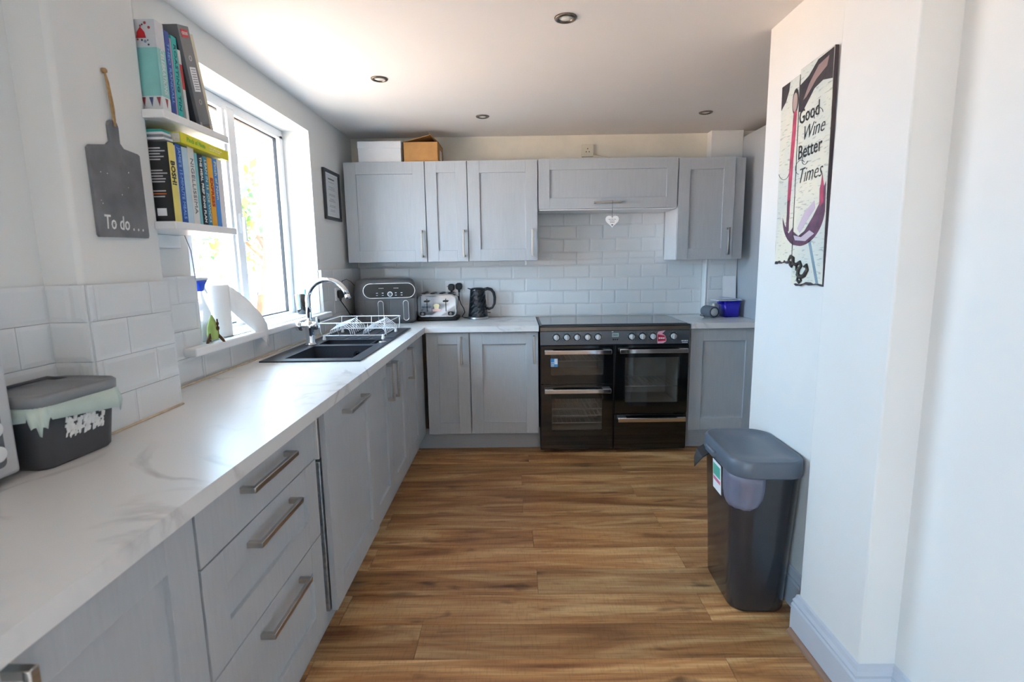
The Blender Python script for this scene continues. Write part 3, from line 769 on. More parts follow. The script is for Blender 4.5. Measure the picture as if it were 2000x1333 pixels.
def oven_door(x0, x1, z0, z1, win=None, hz=None, name='oven_door', racks=(), cavity=True):
    F = BACKF(0, CYF + 0.026, 0); t_ = 0.024
    b = B(F)
    if win:
        a0, a1, c0, c1 = win
        b.box(x0, a0, z0, z1, 0, t_, bev=0.002); b.box(a1, x1, z0, z1, 0, t_, bev=0.002); b.box(a0 - 0.002, a1 + 0.002, z0, c0, 0, t_ - 0.0002); b.box(a0 - 0.002, a1 + 0.002, c1, z1, 0, t_ - 0.0002)
    else:
        b.box(x0, x1, z0, z1, 0, t_, bev=0.003)
    d = b.build(name, 'black_gloss', ck)
    if win:
        B(F).box(a0, a1, c0, c1, t_ - 0.005, t_ - 0.001).build('glass', 'oven_glass', d)
        cv = B()
        yb = CYF + 0.40; g = 0.006
        cv.box(a0 - 0.03, a0 - 0.03 + g, CYF + 0.03, yb, c0 - 0.03, c1 + 0.03); cv.box(a1 + 0.03 - g, a1 + 0.03, CYF + 0.03, yb, c0 - 0.03, c1 + 0.03)
        cv.box(a0 - 0.03, a1 + 0.03, yb - g, yb, c0 - 0.03, c1 + 0.03); cv.box(a0 - 0.03, a1 + 0.03, CYF + 0.03, yb, c0 - 0.03, c0 - 0.03 + g); cv.box(a0 - 0.03, a1 + 0.03, CYF + 0.03, yb, c1 + 0.03 - g, c1 + 0.03)
        cv.build('oven_cavity', 'oven_enamel', d)
        for rz in racks:
            rk = B()
            rk.tube([(a0 - 0.02, CYF + 0.036, rz), (a1 + 0.02, CYF + 0.036, rz)], 0.003, 6); rk.tube([(a0 - 0.02, CYF + 0.36, rz), (a1 + 0.02, CYF + 0.36, rz)], 0.003, 6)
            n_ = 12
            for i in range(n_ + 1):
                xx = a0 - 0.02 + (a1 - a0 + 0.04) * i / n_; rk.tube([(xx, CYF + 0.036, rz), (xx, CYF + 0.36, rz)], 0.0016, 5)
            rk.build('wire_rack', 'rack_wire', d)
    if hz:
        h0, h1, zz = hz; hb = B(F)
        hb.box(h0, h1, zz - 0.015, zz + 0.014, t_ + 0.026, t_ + 0.040, bev=0.003)
        for xx in (h0 + 0.03, h1 - 0.03): hb.box(xx - 0.03, xx + 0.03, zz - 0.004, zz + 0.016, t_ - 0.001, t_ + 0.030, bev=0.003)
        hb.build('handle', 'chrome', d)
    return d
OD = oven_door(0.166, 0.664, 0.500, 0.766, (0.235, 0.595, 0.560, 0.705), (0.190, 0.645, 0.727), racks=(0.655,))
B(BACKF(0, CYF + 0.002, 0)).box(0.232, 0.282, 0.622, 0.680, 0.0005, 0.0012).build('energy_label', 'blue_label', OD)
lt = BACKF(0, CYF + 0.0005, 0)
for k_, zz in enumerate((0.650, 0.638, 0.628)): strokes(lt, 0.236, 0.256, zz, 0.006, 'paper', OD, 2, k_, w0=0.0012)
B(lt).box(0.258, 0.280, 0.640, 0.678, 0.0005, 0.0008).build('label_white', 'paper', OD)
oven_door(0.166, 0.664, 0.035, 0.496, (0.240, 0.590, 0.165, 0.395), (0.190, 0.645, 0.455), racks=(0.315, 0.265, 0.212))
oven_door(0.674, 1.174, 0.285, 0.766, (0.745, 1.110, 0.36, 0.680), (0.700, 1.160, 0.729), racks=(0.47,))
oven_door(0.674, 1.174, 0.035, 0.279, None, (0.695, 1.160, 0.248), name='drawer_front')

# ================================================================== SINK AND TAP
sk = thing('sink', 'dark grey composite sink with one and a half bowls and drainer', 'sink', (-0.92, 2.86, 0.91))
Z = 0.9135
b = B()
BX0, BX1 = -1.060, -0.750
bowl1 = (2.345, 2.700); bowl2 = (2.755, 2.915)
def rim(x0, x1, y0, y1, z0=0.9105, z1=Z + 0.0035): b.box(x0, x1, y0, y1, z0, z1)
rim(SKX0, BX0, SKY0, SKY1); rim(BX1, SKX1, SKY0, SKY1); rim(BX0, BX1, SKY0, bowl1[0]); rim(BX0, BX1, bowl1[1], bowl2[0]); rim(BX0, BX1, bowl2[1], SKY1)
b.build('rim', 'granite', sk)
def bowl(x0, x1, y0, y1, depth, name):
    b = B(); t_ = 0.006; zb = Z - depth; s_ = 0.012
    b.box(x0 - t_, x0, y0 - t_, y1 + t_, zb, Z - 0.001); b.box(x1, x1 + t_, y0 - t_, y1 + t_, zb, Z - 0.001)
    b.box(x0, x1, y0 - t_, y0, zb, Z - 0.001); b.box(x0, x1, y1, y1 + t_, zb, Z - 0.001); b.box(x0 - t_, x1 + t_, y0 - t_, y1 + t_, zb - t_, zb)
    o = b.build(name, 'granite', sk)
    B().lathe([(0.001, 0.002), (0.030, 0.003), (0.036, 0.001), (0.038, 0)], ((x0 + x1) / 2, (y0 + y1) / 2, zb), 24).build('waste', 'chrome', o)
    return o
bw = bowl(BX0, BX1, bowl1[0], bowl1[1], 0.17, 'main_bowl'); bowl(BX0, BX1 - 0.04, bowl2[0], bowl2[1], 0.11, 'half_bowl')
b = B(); b.lathe([(0.021, 0.0), (0.021, 0.004), (0.013, 0.005), (0.012, 0.0)], (-0.835, bowl1[1] - 0.0015, 0.868), 20, 'y', M=None)
for a in range(3): b.box(-0.836, -0.834, bowl1[1] - 0.006, bowl1[1], 0.856, 0.880, M=Matrix.Translation((-0.835, 0, 0.868)) @ Matrix.Rotation(a * PI / 3, 4, 'Y') @ Matrix.Translation((0.835, 0, -0.868)))
b.build('overflow', 'chrome', sk)
B().lathe([(0.001, 0.0095), (0.016, 0.009), (0.020, 0.006), (0.021, 0.0)], (-0.725, 2.80, Z + 0.003), 20).build('waste_button', 'chrome', sk)
for k in range(5):    # drainer ribs
    x = -1.03 + 0.07 * k
    B().box(x, x + 0.045, 2.955, 3.37, Z + 0.0035, Z + 0.0065, bev=0.0012, seg=1).build('drainer_rib', 'granite', sk)

tp = thing('mixer_tap', 'tall chrome swan-neck mixer tap on the sink', 'tap', (-1.092, 2.74, Z + 0.0035))
b = B()
b.lathe([(0.028, 0.0), (0.028, 0.006), (0.024, 0.010), (0.0225, 0.014), (0.022, 0.085), (0.023, 0.088), (0.023, 0.125), (0.017, 0.130), (0.012, 0.132)], n=28)
b.build('body', 'chrome', tp, world=False)
arc = [(0, 0, 0.125), (0, 0, 0.225)]
for k in range(15):
    a = PI - k * (math.radians(165) / 14); arc.append((0.106 + 0.106 * math.cos(a), 0, 0.238 + 0.106 * math.sin(a)))
b = B(); b.tube(arc, 0.0135, 14); b.tube([arc[-1], (arc[-1][0] + 0.006, 0, arc[-1][2] - 0.022)], 0.0142, 14); b.build('spout', 'chrome', tp, world=False)
b = B(); b.lathe([(0.0, -0.040), (0.020, -0.040), (0.021, -0.036), (0.021, 0.036), (0.020, 0.040), (0.0, 0.040)], (0, 0, 0.103), 22, 'x'); b.build('cross_body', 'chrome', tp, world=False)
b = B(); b.lathe([(0.0, -0.068), (0.024, -0.068), (0.026, -0.062), (0.026, -0.042), (0.022, -0.040)], (0, 0, 0.103), 22, 'x'); b.build('handle', 'chrome', tp, world=False)
b = B(); b.box(0.038, 0.050, -0.016, 0.016, 0.088, 0.150, bev=0.005); b.build('lever', 'chrome', tp, world=False)

# ================================================================== WORKTOP THINGS
# --- dish rack on the drainer
RX0, RX1, RY0, RY1, RZ = -1.095, -0.715, 2.86, 3.235, 1.018
dr = thing('dish_rack', 'white wire dish rack standing empty on the drainer', 'dish rack', ((RX0 + RX1) / 2, (RY0 + RY1) / 2, Z + 0.0065))
def wire(name, pts, r=0.0024, closed=False, m_='wire_white', parent=dr): return B().tube(pts, r, 6, closed).build(name, m_, parent)
wire('rim_wire', [(RX0, RY0, RZ), (RX1 - 0.02, RY0, RZ), (RX1, RY0 + 0.02, RZ), (RX1, RY1 - 0.02, RZ), (RX1 - 0.02, RY1, RZ), (RX0, RY1, RZ)], 0.003, True)
wire('base_wire', [(RX0 + 0.02, RY0 + 0.03, 0.945), (RX1 - 0.03, RY0 + 0.03, 0.945), (RX1 - 0.03, RY1 - 0.03, 0.945), (RX0 + 0.02, RY1 - 0.03, 0.945)], 0.003, True)
for x in (RX0 + 0.01, -0.99, -0.90, -0.82, RX1 - 0.01):
    for y, e in ((RY0, 0.03), (RY1, -0.03)):
        wire('upright_wire', [(x, y, RZ), (x, y + e * 0.3, 0.97), (x, y + e, 0.945)], 0.002)
for xa, xb in ((-1.05, -0.93), (-0.86, -0.735)):
    for k in range(9):
        y = RY0 + 0.045 + 0.035 * k; xm = (xa + xb) / 2; hgt = 0.055
        wire('plate_wire', [(xa, y, 0.948), (xa + 0.006, y + 0.004, 0.972), (xm - 0.012, y + 0.012, 0.948 + hgt), (xm, y + 0.014, 0.952 + hgt + 0.006), (xm + 0.012, y + 0.012, 0.948 + hgt), (xb - 0.006, y + 0.004, 0.972), (xb, y, 0.948)], 0.0017)
for x in (RX0 + 0.02, RX1 - 0.03):
    for y in (RY0 + 0.03, RY1 - 0.03):
        B().lathe([(0.008, 0.0), (0.010, 0.006), (0.006, 0.026), (0.004, 0.030)], (x, y, 0.9165 + 0.0035), 12).build('foot', 'white_plastic', dr)

# --- air fryer
af = thing('air_fryer', 'dark grey twin-drawer air fryer standing in the corner', 'air fryer', (-0.955, 3.855, 0.911), (0, 0, math.radians(11)))
W_, D_, H_ = 0.435, 0.31, 0.318
def ring3(w_, d_, r, z, cx=0, cy_=0): return [(x, y, z) for x, y in rrect(w_, d_, r, 6, cx, cy_)]
b = B(); b.loft([ring3(W_ - 0.05, D_ - 0.05, 0.06, 0.0), ring3(W_ - 0.01, D_ - 0.01, 0.07, 0.02), ring3(W_, D_, 0.075, 0.10), ring3(W_, D_, 0.075, 0.235), ring3(W_ - 0.012, D_ - 0.012, 0.075, 0.280), ring3(W_ - 0.045, D_ - 0.045, 0.07, 0.308), ring3(W_ - 0.10, D_ - 0.10, 0.06, H_)])
b.build('body', 'fryer_grey', af, world=False)
AF = BACKF(0, -D_ / 2, 0)
def stadium(w_, h, cx, cz, inset=0): return rrect(w_ - 2 * inset, h - 2 * inset, (h - 2 * inset) / 2 - 0.0005, 8, cx, cz)
pn = B(AF).prism(stadium(0.360, 0.106, 0.03, 0.238), -0.02, 0.006).build('panel_rim', 'chrome', af, world=False)
B(AF).prism(stadium(0.352, 0.098, 0.03, 0.238), -0.01, 0.0085).build('control_glass', 'fryer_glass', af, world=False)
B(AF).tube([(0.035 + 0.0155 * math.cos(2 * PI * k / 28), 0.214 + 0.0155 * math.sin(2 * PI * k / 28), 0.013) for k in range(28)], 0.0028, 8, True).build('dial_ring', 'led', af, world=False)
B(AF).lathe([(0.001, 0.014), (0.012, 0.014), (0.0125, 0.008)], (0.035, 0.214, 0), 24).build('dial_centre', 'fryer_grey', af, world=False)
for tx in (-0.040, 0.062):
    for k_ in range(4): B(AF).box(tx + 0.009 * k_, tx + 0.009 * k_ + 0.004, 0.254, 0.257, 0.0085, 0.0092).build('display_dash', 'led', af, world=False)
for tx in (-0.055, -0.015, 0.075, 0.115):
    for tz in (0.222, 0.206): B(AF).box(tx - 0.006, tx + 0.006, tz - 0.002, tz + 0.002, 0.0085, 0.0092).build('touch_icon', 'led', af, world=False)
for s_ in (-1, 1):
    cx = 0.03 + s_ * 0.0865
    dw = B(AF).box(cx - 0.0855, cx + 0.0855, 0.028, 0.178, -0.02, 0.003, bev=0.004).build('basket_front', 'fryer_grey', af, world=False)
    hx = cx + 0.025
    ol = rrect(0.036, 0.140, 0.0175, 7, hx, 0.098)
    B(AF).tube([(x, z, 0.034) for x, z in ol], 0.0032, 8, True).build('handle_trim', 'chrome', dw, world=False)
    B(AF).prism(rrect(0.031, 0.135, 0.015, 6, hx, 0.098), 0.026, 0.036).build('handle', 'fryer_grey', dw, world=False)
    B(AF).box(hx - 0.011, hx + 0.011, 0.135, 0.160, 0.0, 0.028, bev=0.003).build('handle_post', 'chrome', dw, world=False)

# --- toaster
ts = thing('toaster', 'polished chrome four-slice toaster beside the air fryer', 'toaster', (-0.590, 3.985, 0.911))
b = B(); b.loft([ring3(0.300, 0.225, 0.03, 0.0), ring3(0.308, 0.232, 0.035, 0.010), ring3(0.306, 0.230, 0.035, 0.024)]); b.build('base', 'black_plastic', ts, world=False)
prof = []
for (x, z) in rrect(0.298, 0.176, 0.045, 7, 0, 0.110):
    prof.append((x, max(z, 0.0235)))
b = B(); b.prism(prof, -0.110, 0.110, 'y', smooth=True); sh = b.build('shell', 'chrome', ts, world=False)
bv = sh.modifiers.new('edge', 'BEVEL'); bv.width = 0.010; bv.segments = 3; bv.limit_method = 'ANGLE'; bv.angle_limit = math.radians(60)
for k in range(4): B().box(-0.115 + 0.066 * k, -0.085 + 0.066 * k, -0.075, 0.085, 0.190, 0.2055, bev=0.006).build('slot', 'black_plastic', ts, world=False)
TSF = BACKF(0, -0.110, 0)
for s_ in (-1, 1):
    B(TSF).box(s_ * 0.070 - 0.003, s_ * 0.070 + 0.003, 0.070, 0.165, -0.004, 0.0012).build('lever_slot', 'black_gloss', ts, world=False)
    B(TSF).prism(rrect(0.040, 0.013, 0.0062, 4, s_ * 0.070, 0.147), 0.0, 0.022).build('lever', 'black_plastic', ts, world=False)
    kb = B(TSF).prism(rrect(0.044, 0.030, 0.010, 4, s_ * 0.105, 0.054), 0.0, 0.003).build('dial_plate', 'black_plastic', ts, world=False)
    B(TSF).lathe([(0.010, 0.003), (0.010, 0.012), (0.008, 0.014)], (s_ * 0.105, 0.054, 0), 18).build('knob', 'chrome', kb, world=False)
st = B(TSF).prism([(-0.016, 0.088), (0.016, 0.088), (0.017, 0.104), (0.022, 0.112), (0.018, 0.124), (0, 0.129), (-0.018, 0.124), (-0.022, 0.112), (-0.017, 0.104)], 0.0005, 0.0014).build('bread_sticker', 'toast_cream', ts, world=False)
B(TSF).box(-0.030, 0.030, 0.070, 0.089, 0.0005, 0.0016).build('slogan_sticker', 'toast_pink', ts, world=False)

# --- kettle
kt = thing('kettle', 'black faceted kettle with a loop handle beside the toaster', 'kettle', (-0.290, 3.985, 0.911))
B().lathe([(0.080, 0.0), (0.081, 0.006), (0.079, 0.018), (0.074, 0.020)], n=36).build('power_base', 'steel', kt, world=False)
b = B(); pf = [(0.072, 0.020), (0.0745, 0.026)] + [((0.0745 - 0.0165 * k / 9) * (1.0 if k % 2 else 0.985), 0.026 + 0.0205 * k) for k in range(1, 10)] + [(0.057, 0.218), (0.054, 0.224)]
b.lathe(pf, n=16, smooth=False, twist=0.5); b.build('body', 'kettle_metal', kt, world=False)
B().lathe([(0.054, 0.222), (0.052, 0.232), (0.030, 0.238), (0.001, 0.239)], n=28).build('lid', 'black_plastic', kt, world=False)
b = B(); b.loft([[(-0.050, -0.020, 0.185), (-0.050, 0.020, 0.185), (-0.050, 0.020, 0.186), (-0.050, -0.020, 0.186)], [(-0.052, -0.020, 0.222), (-0.052, 0.020, 0.222), (-0.045, 0.012, 0.230), (-0.045, -0.012, 0.230)], [(-0.078, -0.006, 0.232), (-0.078, 0.006, 0.232), (-0.074, 0.005, 0.236), (-0.074, -0.005, 0.236)]], smooth=False); b.build('spout', 'black_plastic', kt, world=False)
hp = [(0.050, 0, 0.222), (0.075, 0, 0.229), (0.104, 0, 0.222), (0.122, 0, 0.198), (0.129, 0, 0.160), (0.126, 0, 0.115), (0.110, 0, 0.084), (0.085, 0, 0.074), (0.068, 0, 0.080)]
b = B(); b.tube(hp, [0.012, 0.012, 0.012, 0.011, 0.010, 0.009, 0.009, 0.010, 0.010], 10, flat=1.3); b.build('handle', 'black_plastic', kt, world=False)
B().box(0.068, 0.096, -0.012, 0.012, 0.044, 0.049, bev=0.002).build('switch', 'black_plastic', kt, world=False)

# --- double socket with two plugs and flexes
so = thing('wall_socket', 'white double wall socket with two black plugs in', 'socket', (-0.475, 4.108, 1.11))
SO = BACKF(-0.475, 4.109, 1.155)
B(SO).box(-0.073, 0.073, -0.043, 0.043, 0.0, 0.011, bev=0.002).build('face_plate', 'white_plastic', so)
for x in (-0.058, 0.058): B(SO).lathe([(0.0035, 0.011), (0.003, 0.0122), (0.0005, 0.0122)], (x, 0, 0), 12).build('screw', 'ink', so)
def plug(label, F, u, v, pts, group='black three-pin plugs'):
    o = F @ Vector((u, v, 0)); t = thing('plug', label, 'plug', o, group=group)
    b = B(F @ Matrix.Translation((u, v, 0))); b.loft([[(x, y, 0.0115) for x, y in rrect(0.050, 0.054, 0.018, 5)], [(x, y, 0.034) for x, y in rrect(0.050, 0.054, 0.020, 5)], [(x, y, 0.046) for x, y in rrect(0.036, 0.040, 0.015, 5)]])
    b.tube([(0, -0.020, 0.024), (0, -0.046, 0.024)], [0.011, 0.006], 8); b.build('plug_body', 'black_plastic', t)
    B().tube(pts, 0.0034, 8).build('flex', 'black_plastic', t)
plug('left black plug in the double socket behind the toaster', SO, -0.026, -0.006, [(-0.501, 4.085, 1.103), (-0.503, 4.07, 1.06), (-0.52, 4.09, 1.02), (-0.50, 4.098, 0.97), (-0.47, 4.098, 0.925), (-0.478, 4.06, 0.917)])
plug('right black plug in the double socket, nearer the kettle', SO, 0.033, 0.0, [(-0.442, 4.085, 1.11), (-0.440, 4.065, 1.06), (-0.426, 4.055, 1.02), (-0.405, 4.05, 0.985), (-0.398, 4.05, 0.955), (-0.42, 4.05, 0.922), (-0.40, 4.04, 0.9155), (-0.372, 4.02, 0.9155)])
# plug on the left wall for the fryer
LS = LEFTF(XL + 0.020, 3.535, 1.140)
s2 = thing('wall_socket', 'white single wall socket on the left wall behind the tap', 'socket', (XL + 0.02, 3.535, 1.09))
B(LS).box(-0.043, 0.043, -0.043, 0.043, 0, 0.011, bev=0.002).build('face_plate', 'white_plastic', s2)
cv = [(-1.186, 3.535, 1.095), (-1.18, 3.63, 1.03), (-1.17, 3.67, 0.985)]
for k in range(14):
    a = k * 0.95; cv.append((-1.165 + 0.004 * k, 3.69 + 0.022 * math.sin(a), 0.965 - 0.0035 * k + 0.022 * math.cos(a)))
cv += [(-1.10, 3.75, 0.916), (-1.09, 3.80, 0.916)]
plug('black plug on the left wall with a coiled flex', LS, 0, 0, cv)
tag(B().tube([(-1.197, 3.57, 1.19), (-1.19, 3.60, 1.225), (-1.18, 3.66, 1.235), (-1.17, 3.73, 1.215), (-1.16, 3.79, 1.18), (-1.155, 3.84, 1.10), (-1.16, 3.88, 1.0), (-1.165, 3.90, 0.916)], 0.0022, 6).build('cable', 'black_plastic'), 'thin black cable looping above the air fryer', 'cable')

# --- right-hand worktop
sp_ = thing('portable_speaker', 'small grey cylindrical portable speaker lying on the worktop', 'speaker', (1.437, 3.880, 0.911), (0, 0, math.radians(10)))
b = B(); b.lathe([(0.030, -0.066), (0.040, -0.060), (0.042, -0.05), (0.042, 0.05), (0.040, 0.060), (0.030, 0.066)], (0, 0, 0.043), 28, 'y'); b.build('body', 'speaker_grey', sp_, world=False)
for s_ in (-1, 1):
    B().lathe([(0.030, s_ * 0.064), (0.036, s_ * 0.068), (0.036, s_ * 0.062)], (0, 0, 0.043), 28, 'y').build('end_ring', 'dark_trim', sp_, world=False)
    B().lathe([(0.001, s_ * 0.067), (0.026, s_ * 0.067), (0.030, s_ * 0.064)], (0, 0, 0.043), 28, 'y').build('end_cone', 'cone_grey', sp_, world=False)
B().tube([(-0.03, 0.055, 0.02), (-0.045, 0.05, 0.012), (-0.05, 0.02, 0.010), (-0.046, -0.01, 0.008)], 0.003, 6).build('strap', 'black_plastic', sp_, world=False)
b = B(); b.box(-0.028, 0.028, -0.012, 0.012, 0, 0.098, bev=0.006)
wb = thing('router_box', 'small cream plastic box standing behind the speaker', 'box', (1.500, 3.93, 0.911), (0, 0, math.radians(25)))
b.build('case', 'socket_cream', wb, world=False)
B().box(-0.016, 0.016, -0.0135, -0.0115, 0.015, 0.080, bev=0.0005, seg=1).build('front_plate', 'white_plastic', wb, world=False)
jg = thing('water_jug', 'bright blue lidded jug with papers resting on top', 'jug', (1.594, 3.915, 0.911))
b = B(); b.loft([ring3(0.105, 0.115, 0.012, 0.0), ring3(0.112, 0.120, 0.012, 0.06), ring3(0.120, 0.125, 0.012, 0.118)]); b.build('body', 'jug_blue', jg, world=False)
b = B(); b.tube([(-0.054, -0.035, 0.112), (-0.088, -0.035, 0.110), (-0.098, -0.035, 0.104)], 0.011, 10); b.tube([(-0.054, -0.035, 0.095), (-0.070, -0.035, 0.098), (-0.092, -0.035, 0.108)], 0.007, 8); b.build('handle', 'jug_blue', jg, world=False)
B().box(-0.060, 0.060, -0.062, 0.062, 0.118, 0.121, bev=0.001).build('lid', 'jug_blue', jg, world=False)
tag(B(Matrix.Translation((1.575, 3.90, 1.0335)) @ Matrix.Rotation(0.15, 4, 'Z')).box(-0.105, 0.085, -0.06, 0.06, 0, 0.0035).build('envelope', 'paper'), 'white envelope lying across the blue jug', 'envelope', 'post on the jug')
b = B(Matrix.Translation((1.59, 3.90, 1.0385)) @ Matrix.Rotation(-0.25, 4, 'Z'))
b.loft([[(-0.075, -0.05, 0.016), (-0.075, 0.05, 0.016), (-0.075, 0.05, 0.018), (-0.075, -0.05, 0.018)], [(0.0, -0.05, 0.010), (0.0, 0.05, 0.010), (0.0, 0.05, 0.012), (0.0, -0.05, 0.012)], [(0.08, -0.05, 0.0), (0.08, 0.05, 0.0), (0.08, 0.05, 0.002), (0.08, -0.05, 0.002)]], smooth=False)
tag(b.build('leaflet', col((198, 204, 226))), 'bent pale leaflet on top of the envelope', 'leaflet', 'post on the jug')
b = B(Matrix.Translation((1.63, 3.985, 0.911)) @ Matrix.Rotation(-0.10, 4, 'X')); b.box(-0.055, 0.045, 0.0, 0.004, 0.0, 0.30)
tag(b.build('paper_sheet', 'paper'), 'white sheet propped upright against the corner behind the jug', 'paper')

# --- food caddy, near left
fc = thing('food_caddy', 'dark grey food waste caddy with pale green liner', 'caddy', (-1.070, 1.155, 0.911), (0, 0, math.radians(-4)))
b = B(); b.loft([ring3(0.125, 0.175, 0.025, 0.0), ring3(0.135, 0.185, 0.028, 0.006), ring3(0.160, 0.205, 0.03, 0.135), ring3(0.163, 0.208, 0.03, 0.140)]); b.build('tub', 'caddy', fc, world=False)
b = B(); b.loft([ring3(0.172, 0.218, 0.03, 0.140), ring3(0.174, 0.220, 0.03, 0.162), ring3(0.166, 0.212, 0.03, 0.167), ring3(0.160, 0.206, 0.028, 0.163), ring3(0.10, 0.15, 0.02, 0.165)]); b.build('lid', 'caddy_lid', fc, world=False)
b = B(); b.tube([(-0.05, -0.105, 0.160), (-0.05, -0.06, 0.172), (-0.05, 0.05, 0.174), (-0.05, 0.10, 0.160)], 0.004, 6); b.build('carry_handle', 'caddy', fc, world=False)
N_ = 56; base = rrect(0.172, 0.218, 0.03, 13); rnd = random.Random(4); rings = []
drops = [0.042 + 0.014 * math.sin(k * 0.55) + 0.010 * math.sin(k * 1.7 + 1) + rnd.uniform(-0.004, 0.004) for k in range(len(base))]
for lev, (sc_, fz) in enumerate(((1.0, 0.0), (1.03, 0.45), (1.05, 1.0))):
    rings.append([(x * (sc_ + 0.012 * lev * math.sin(k * 1.3)), y * (sc_ + 0.012 * lev * math.sin(k * 1.3)), 0.143 - fz * drops[k]) for k, (x, y) in enumerate(base)])
b = B(); b.loft(rings, False, True); ln = b.build('liner', 'liner_green', fc, world=False)
sd = ln.modifiers.new('thick', 'SOLIDIFY'); sd.thickness = 0.0012
# remains of a torn white label
tl = B(); rnd = random.Random(11)
for k in range(170):
    u_ = rnd.uniform(-0.045, 0.055); v_ = rnd.uniform(0.062, 0.102) + u_ * 0.0; s1 = rnd.uniform(0.0015, 0.005); s2_ = rnd.uniform(0.002, 0.009)
    if abs(math.sin(u_ * 140)) < 0.25: continue
    xx = 0.0625 + 0.0195 * (v_ / 0.135) + 0.0012
    pts = [(u_ - s1, v_ - s2_), (u_ + s1 * 0.6, v_ - s2_ * 0.8), (u_ + s1, v_ + s2_ * 0.7), (u_ - s1 * 0.5, v_ + s2_)]
    tl._add([(xx + (p[1] - v_) * 0.14 + 0.001, p[0], p[1]) for p in pts] + [(xx + (p[1] - v_) * 0.14 - 0.001, p[0], p[1]) for p in pts], [(0, 1, 2, 3), (4, 5, 6, 7), (0, 1, 5, 4), (1, 2, 6, 5), (2, 3, 7, 6), (3, 0, 4, 7)])
to = tl.build('torn_label', 'chalk', fc, world=False); to['kind'] = 'stuff'

# --- microwave at the very left
mw = thing('microwave', 'silver microwave cut off by the left edge of the picture', 'microwave', (-1.23, 0.82, 0.911))
b = B(); b.box(-1.36, -1.058, 0.58, 1.035, 0.925, 1.200, bev=0.008); b.build('case', 'silver_paint', mw)
b = B(); b.box(-1.058, -1.037, 0.58, 1.035, 0.923, 1.202, bev=0.009, seg=3); b.build('front_frame', 'silver_paint', mw)
MF = LEFTF(-1.037, 0, 0)
B(MF).prism(rrect(0.110, 0.235, 0.012, 4, 0.950, 1.064), -0.002, 0.0015).build('control_panel', 'panel_grey', mw)
B(MF).box(0.905, 0.995, 1.07, 1.13, 0.001, 0.003).build('display', col((40, 52, 92)), mw)
B(MF).box(0.61, 0.88, 0.950, 1.175, -0.002, 0.002, bev=0.001).build('door_glass', 'black_gloss', mw)
for zz in (0.980, 1.030): B(MF).lathe([(0.017, 0.001), (0.016, 0.016), (0.013, 0.018), (0.001, 0.018)], (0.978, zz, 0), 24).build('knob', 'white_plastic', mw)
for x in (-1.33, -1.08):
    for y in (0.62, 1.00): B().lathe([(0.012, 0), (0.012, 0.015)], (x, y, 0.911), 12).build('foot', 'black_plastic', mw)

# ================================================================== WINDOW SILL THINGS
SZ = 1.0435
sb = thing('spray_bottle', 'clear spray bottle with blue and white trigger on the sill', 'spray bottle', (-1.262, 2.075, SZ))
b = B(); b.loft([[(x * 0.9, y * 0.9, 0.0) for x, y in rrect(0.055, 0.085, 0.02, 4)], [(x, y, 0.006) for x, y in rrect(0.055, 0.085, 0.02, 4)], [(x, y, 0.11) for x, y in rrect(0.055, 0.085, 0.02, 4)], [(x, y, 0.155) for x, y in rrect(0.040, 0.050, 0.018, 4)], [(x, y, 0.185) for x, y in rrect(0.030, 0.032, 0.014, 4)], [(x, y, 0.200) for x, y in rrect(0.030, 0.030, 0.014, 4)]]); b.build('bottle', 'milky_plastic', sb, world=False)
B().box(-0.024, 0.024, -0.038, 0.038, 0.004, 0.075, bev=0.008).build('cleaner', col((226, 236, 242)), sb, world=False)
b = B(); b.loft([[(x, y, 0.200) for x, y in rrect(0.034, 0.036, 0.012, 4)], [(x, y, 0.222) for x, y in rrect(0.036, 0.050, 0.012, 4, 0, 0.005)], [(x, y, 0.240) for x, y in rrect(0.036, 0.078, 0.012, 4, 0, 0.010)]]); b.build('trigger_head', 'spray_blue', sb, world=False)
b = B(); b.box(-0.016, 0.016, -0.034, 0.056, 0.240, 0.254, bev=0.006); b.build('nozzle', 'white_plastic', sb, world=False)
B().tube([(0, 0.034, 0.225), (0, 0.044, 0.205), (0, 0.058, 0.188)], [0.006, 0.005, 0.004], 8).build('trigger', 'white_plastic', sb, world=False)
wb2 = thing('washing_up_bottle', 'small clear bottle with yellow cap on the sill', 'bottle', (-1.238, 2.105, SZ))
B().lathe([(0.016, 0), (0.018, 0.004), (0.018, 0.035), (0.010, 0.050), (0.008, 0.056)], n=18).build('bottle', 'clear_plastic', wb2, world=False)
B().lathe([(0.011, 0.056), (0.0115, 0.072), (0.008, 0.076), (0.001, 0.077)], n=18).build('cap', 'yellow_cap', wb2, world=False)
rk = thing('rocket_ornament', 'small green and rust rocket ornament on the sill', 'ornament', (-1.192, 2.03, SZ))
b = B(); b.loft([[(x, y, z) for x, y in rrect(w_, w_ * 0.9, w_ * 0.3, 3)] for w_, z in ((0.034, 0.012), (0.040, 0.03), (0.036, 0.062), (0.020, 0.088), (0.004, 0.108))]); b.build('hull', 'leaf_green', rk, world=False)
for a in range(3):
    Mx = Matrix.Rotation(a * 2 * PI / 3 + 0.4, 4, 'Z')
    b = B(Mx); b.prism([(0.012, 0.045), (0.036, 0.012), (0.040, 0.0), (0.032, 0.0), (0.020, 0.016), (0.012, 0.014)], -0.003, 0.003, 'y'); b.build('fin', 'rust', rk, world=False)
B(Matrix.Rotation(0.2, 4, 'Z')).box(0.0165, 0.021, -0.002, 0.002, 0.02, 0.092).build('seam', 'rust', rk, world=False)
for zz, rr in ((0.074, 0.007), (0.056, 0.009)): B().lathe([(rr, 0.019), (rr, 0.0225), (rr * 0.6, 0.0225), (rr * 0.6, 0.019)], (0, 0, zz), 14, 'x').build('porthole', 'rust', rk, world=False)
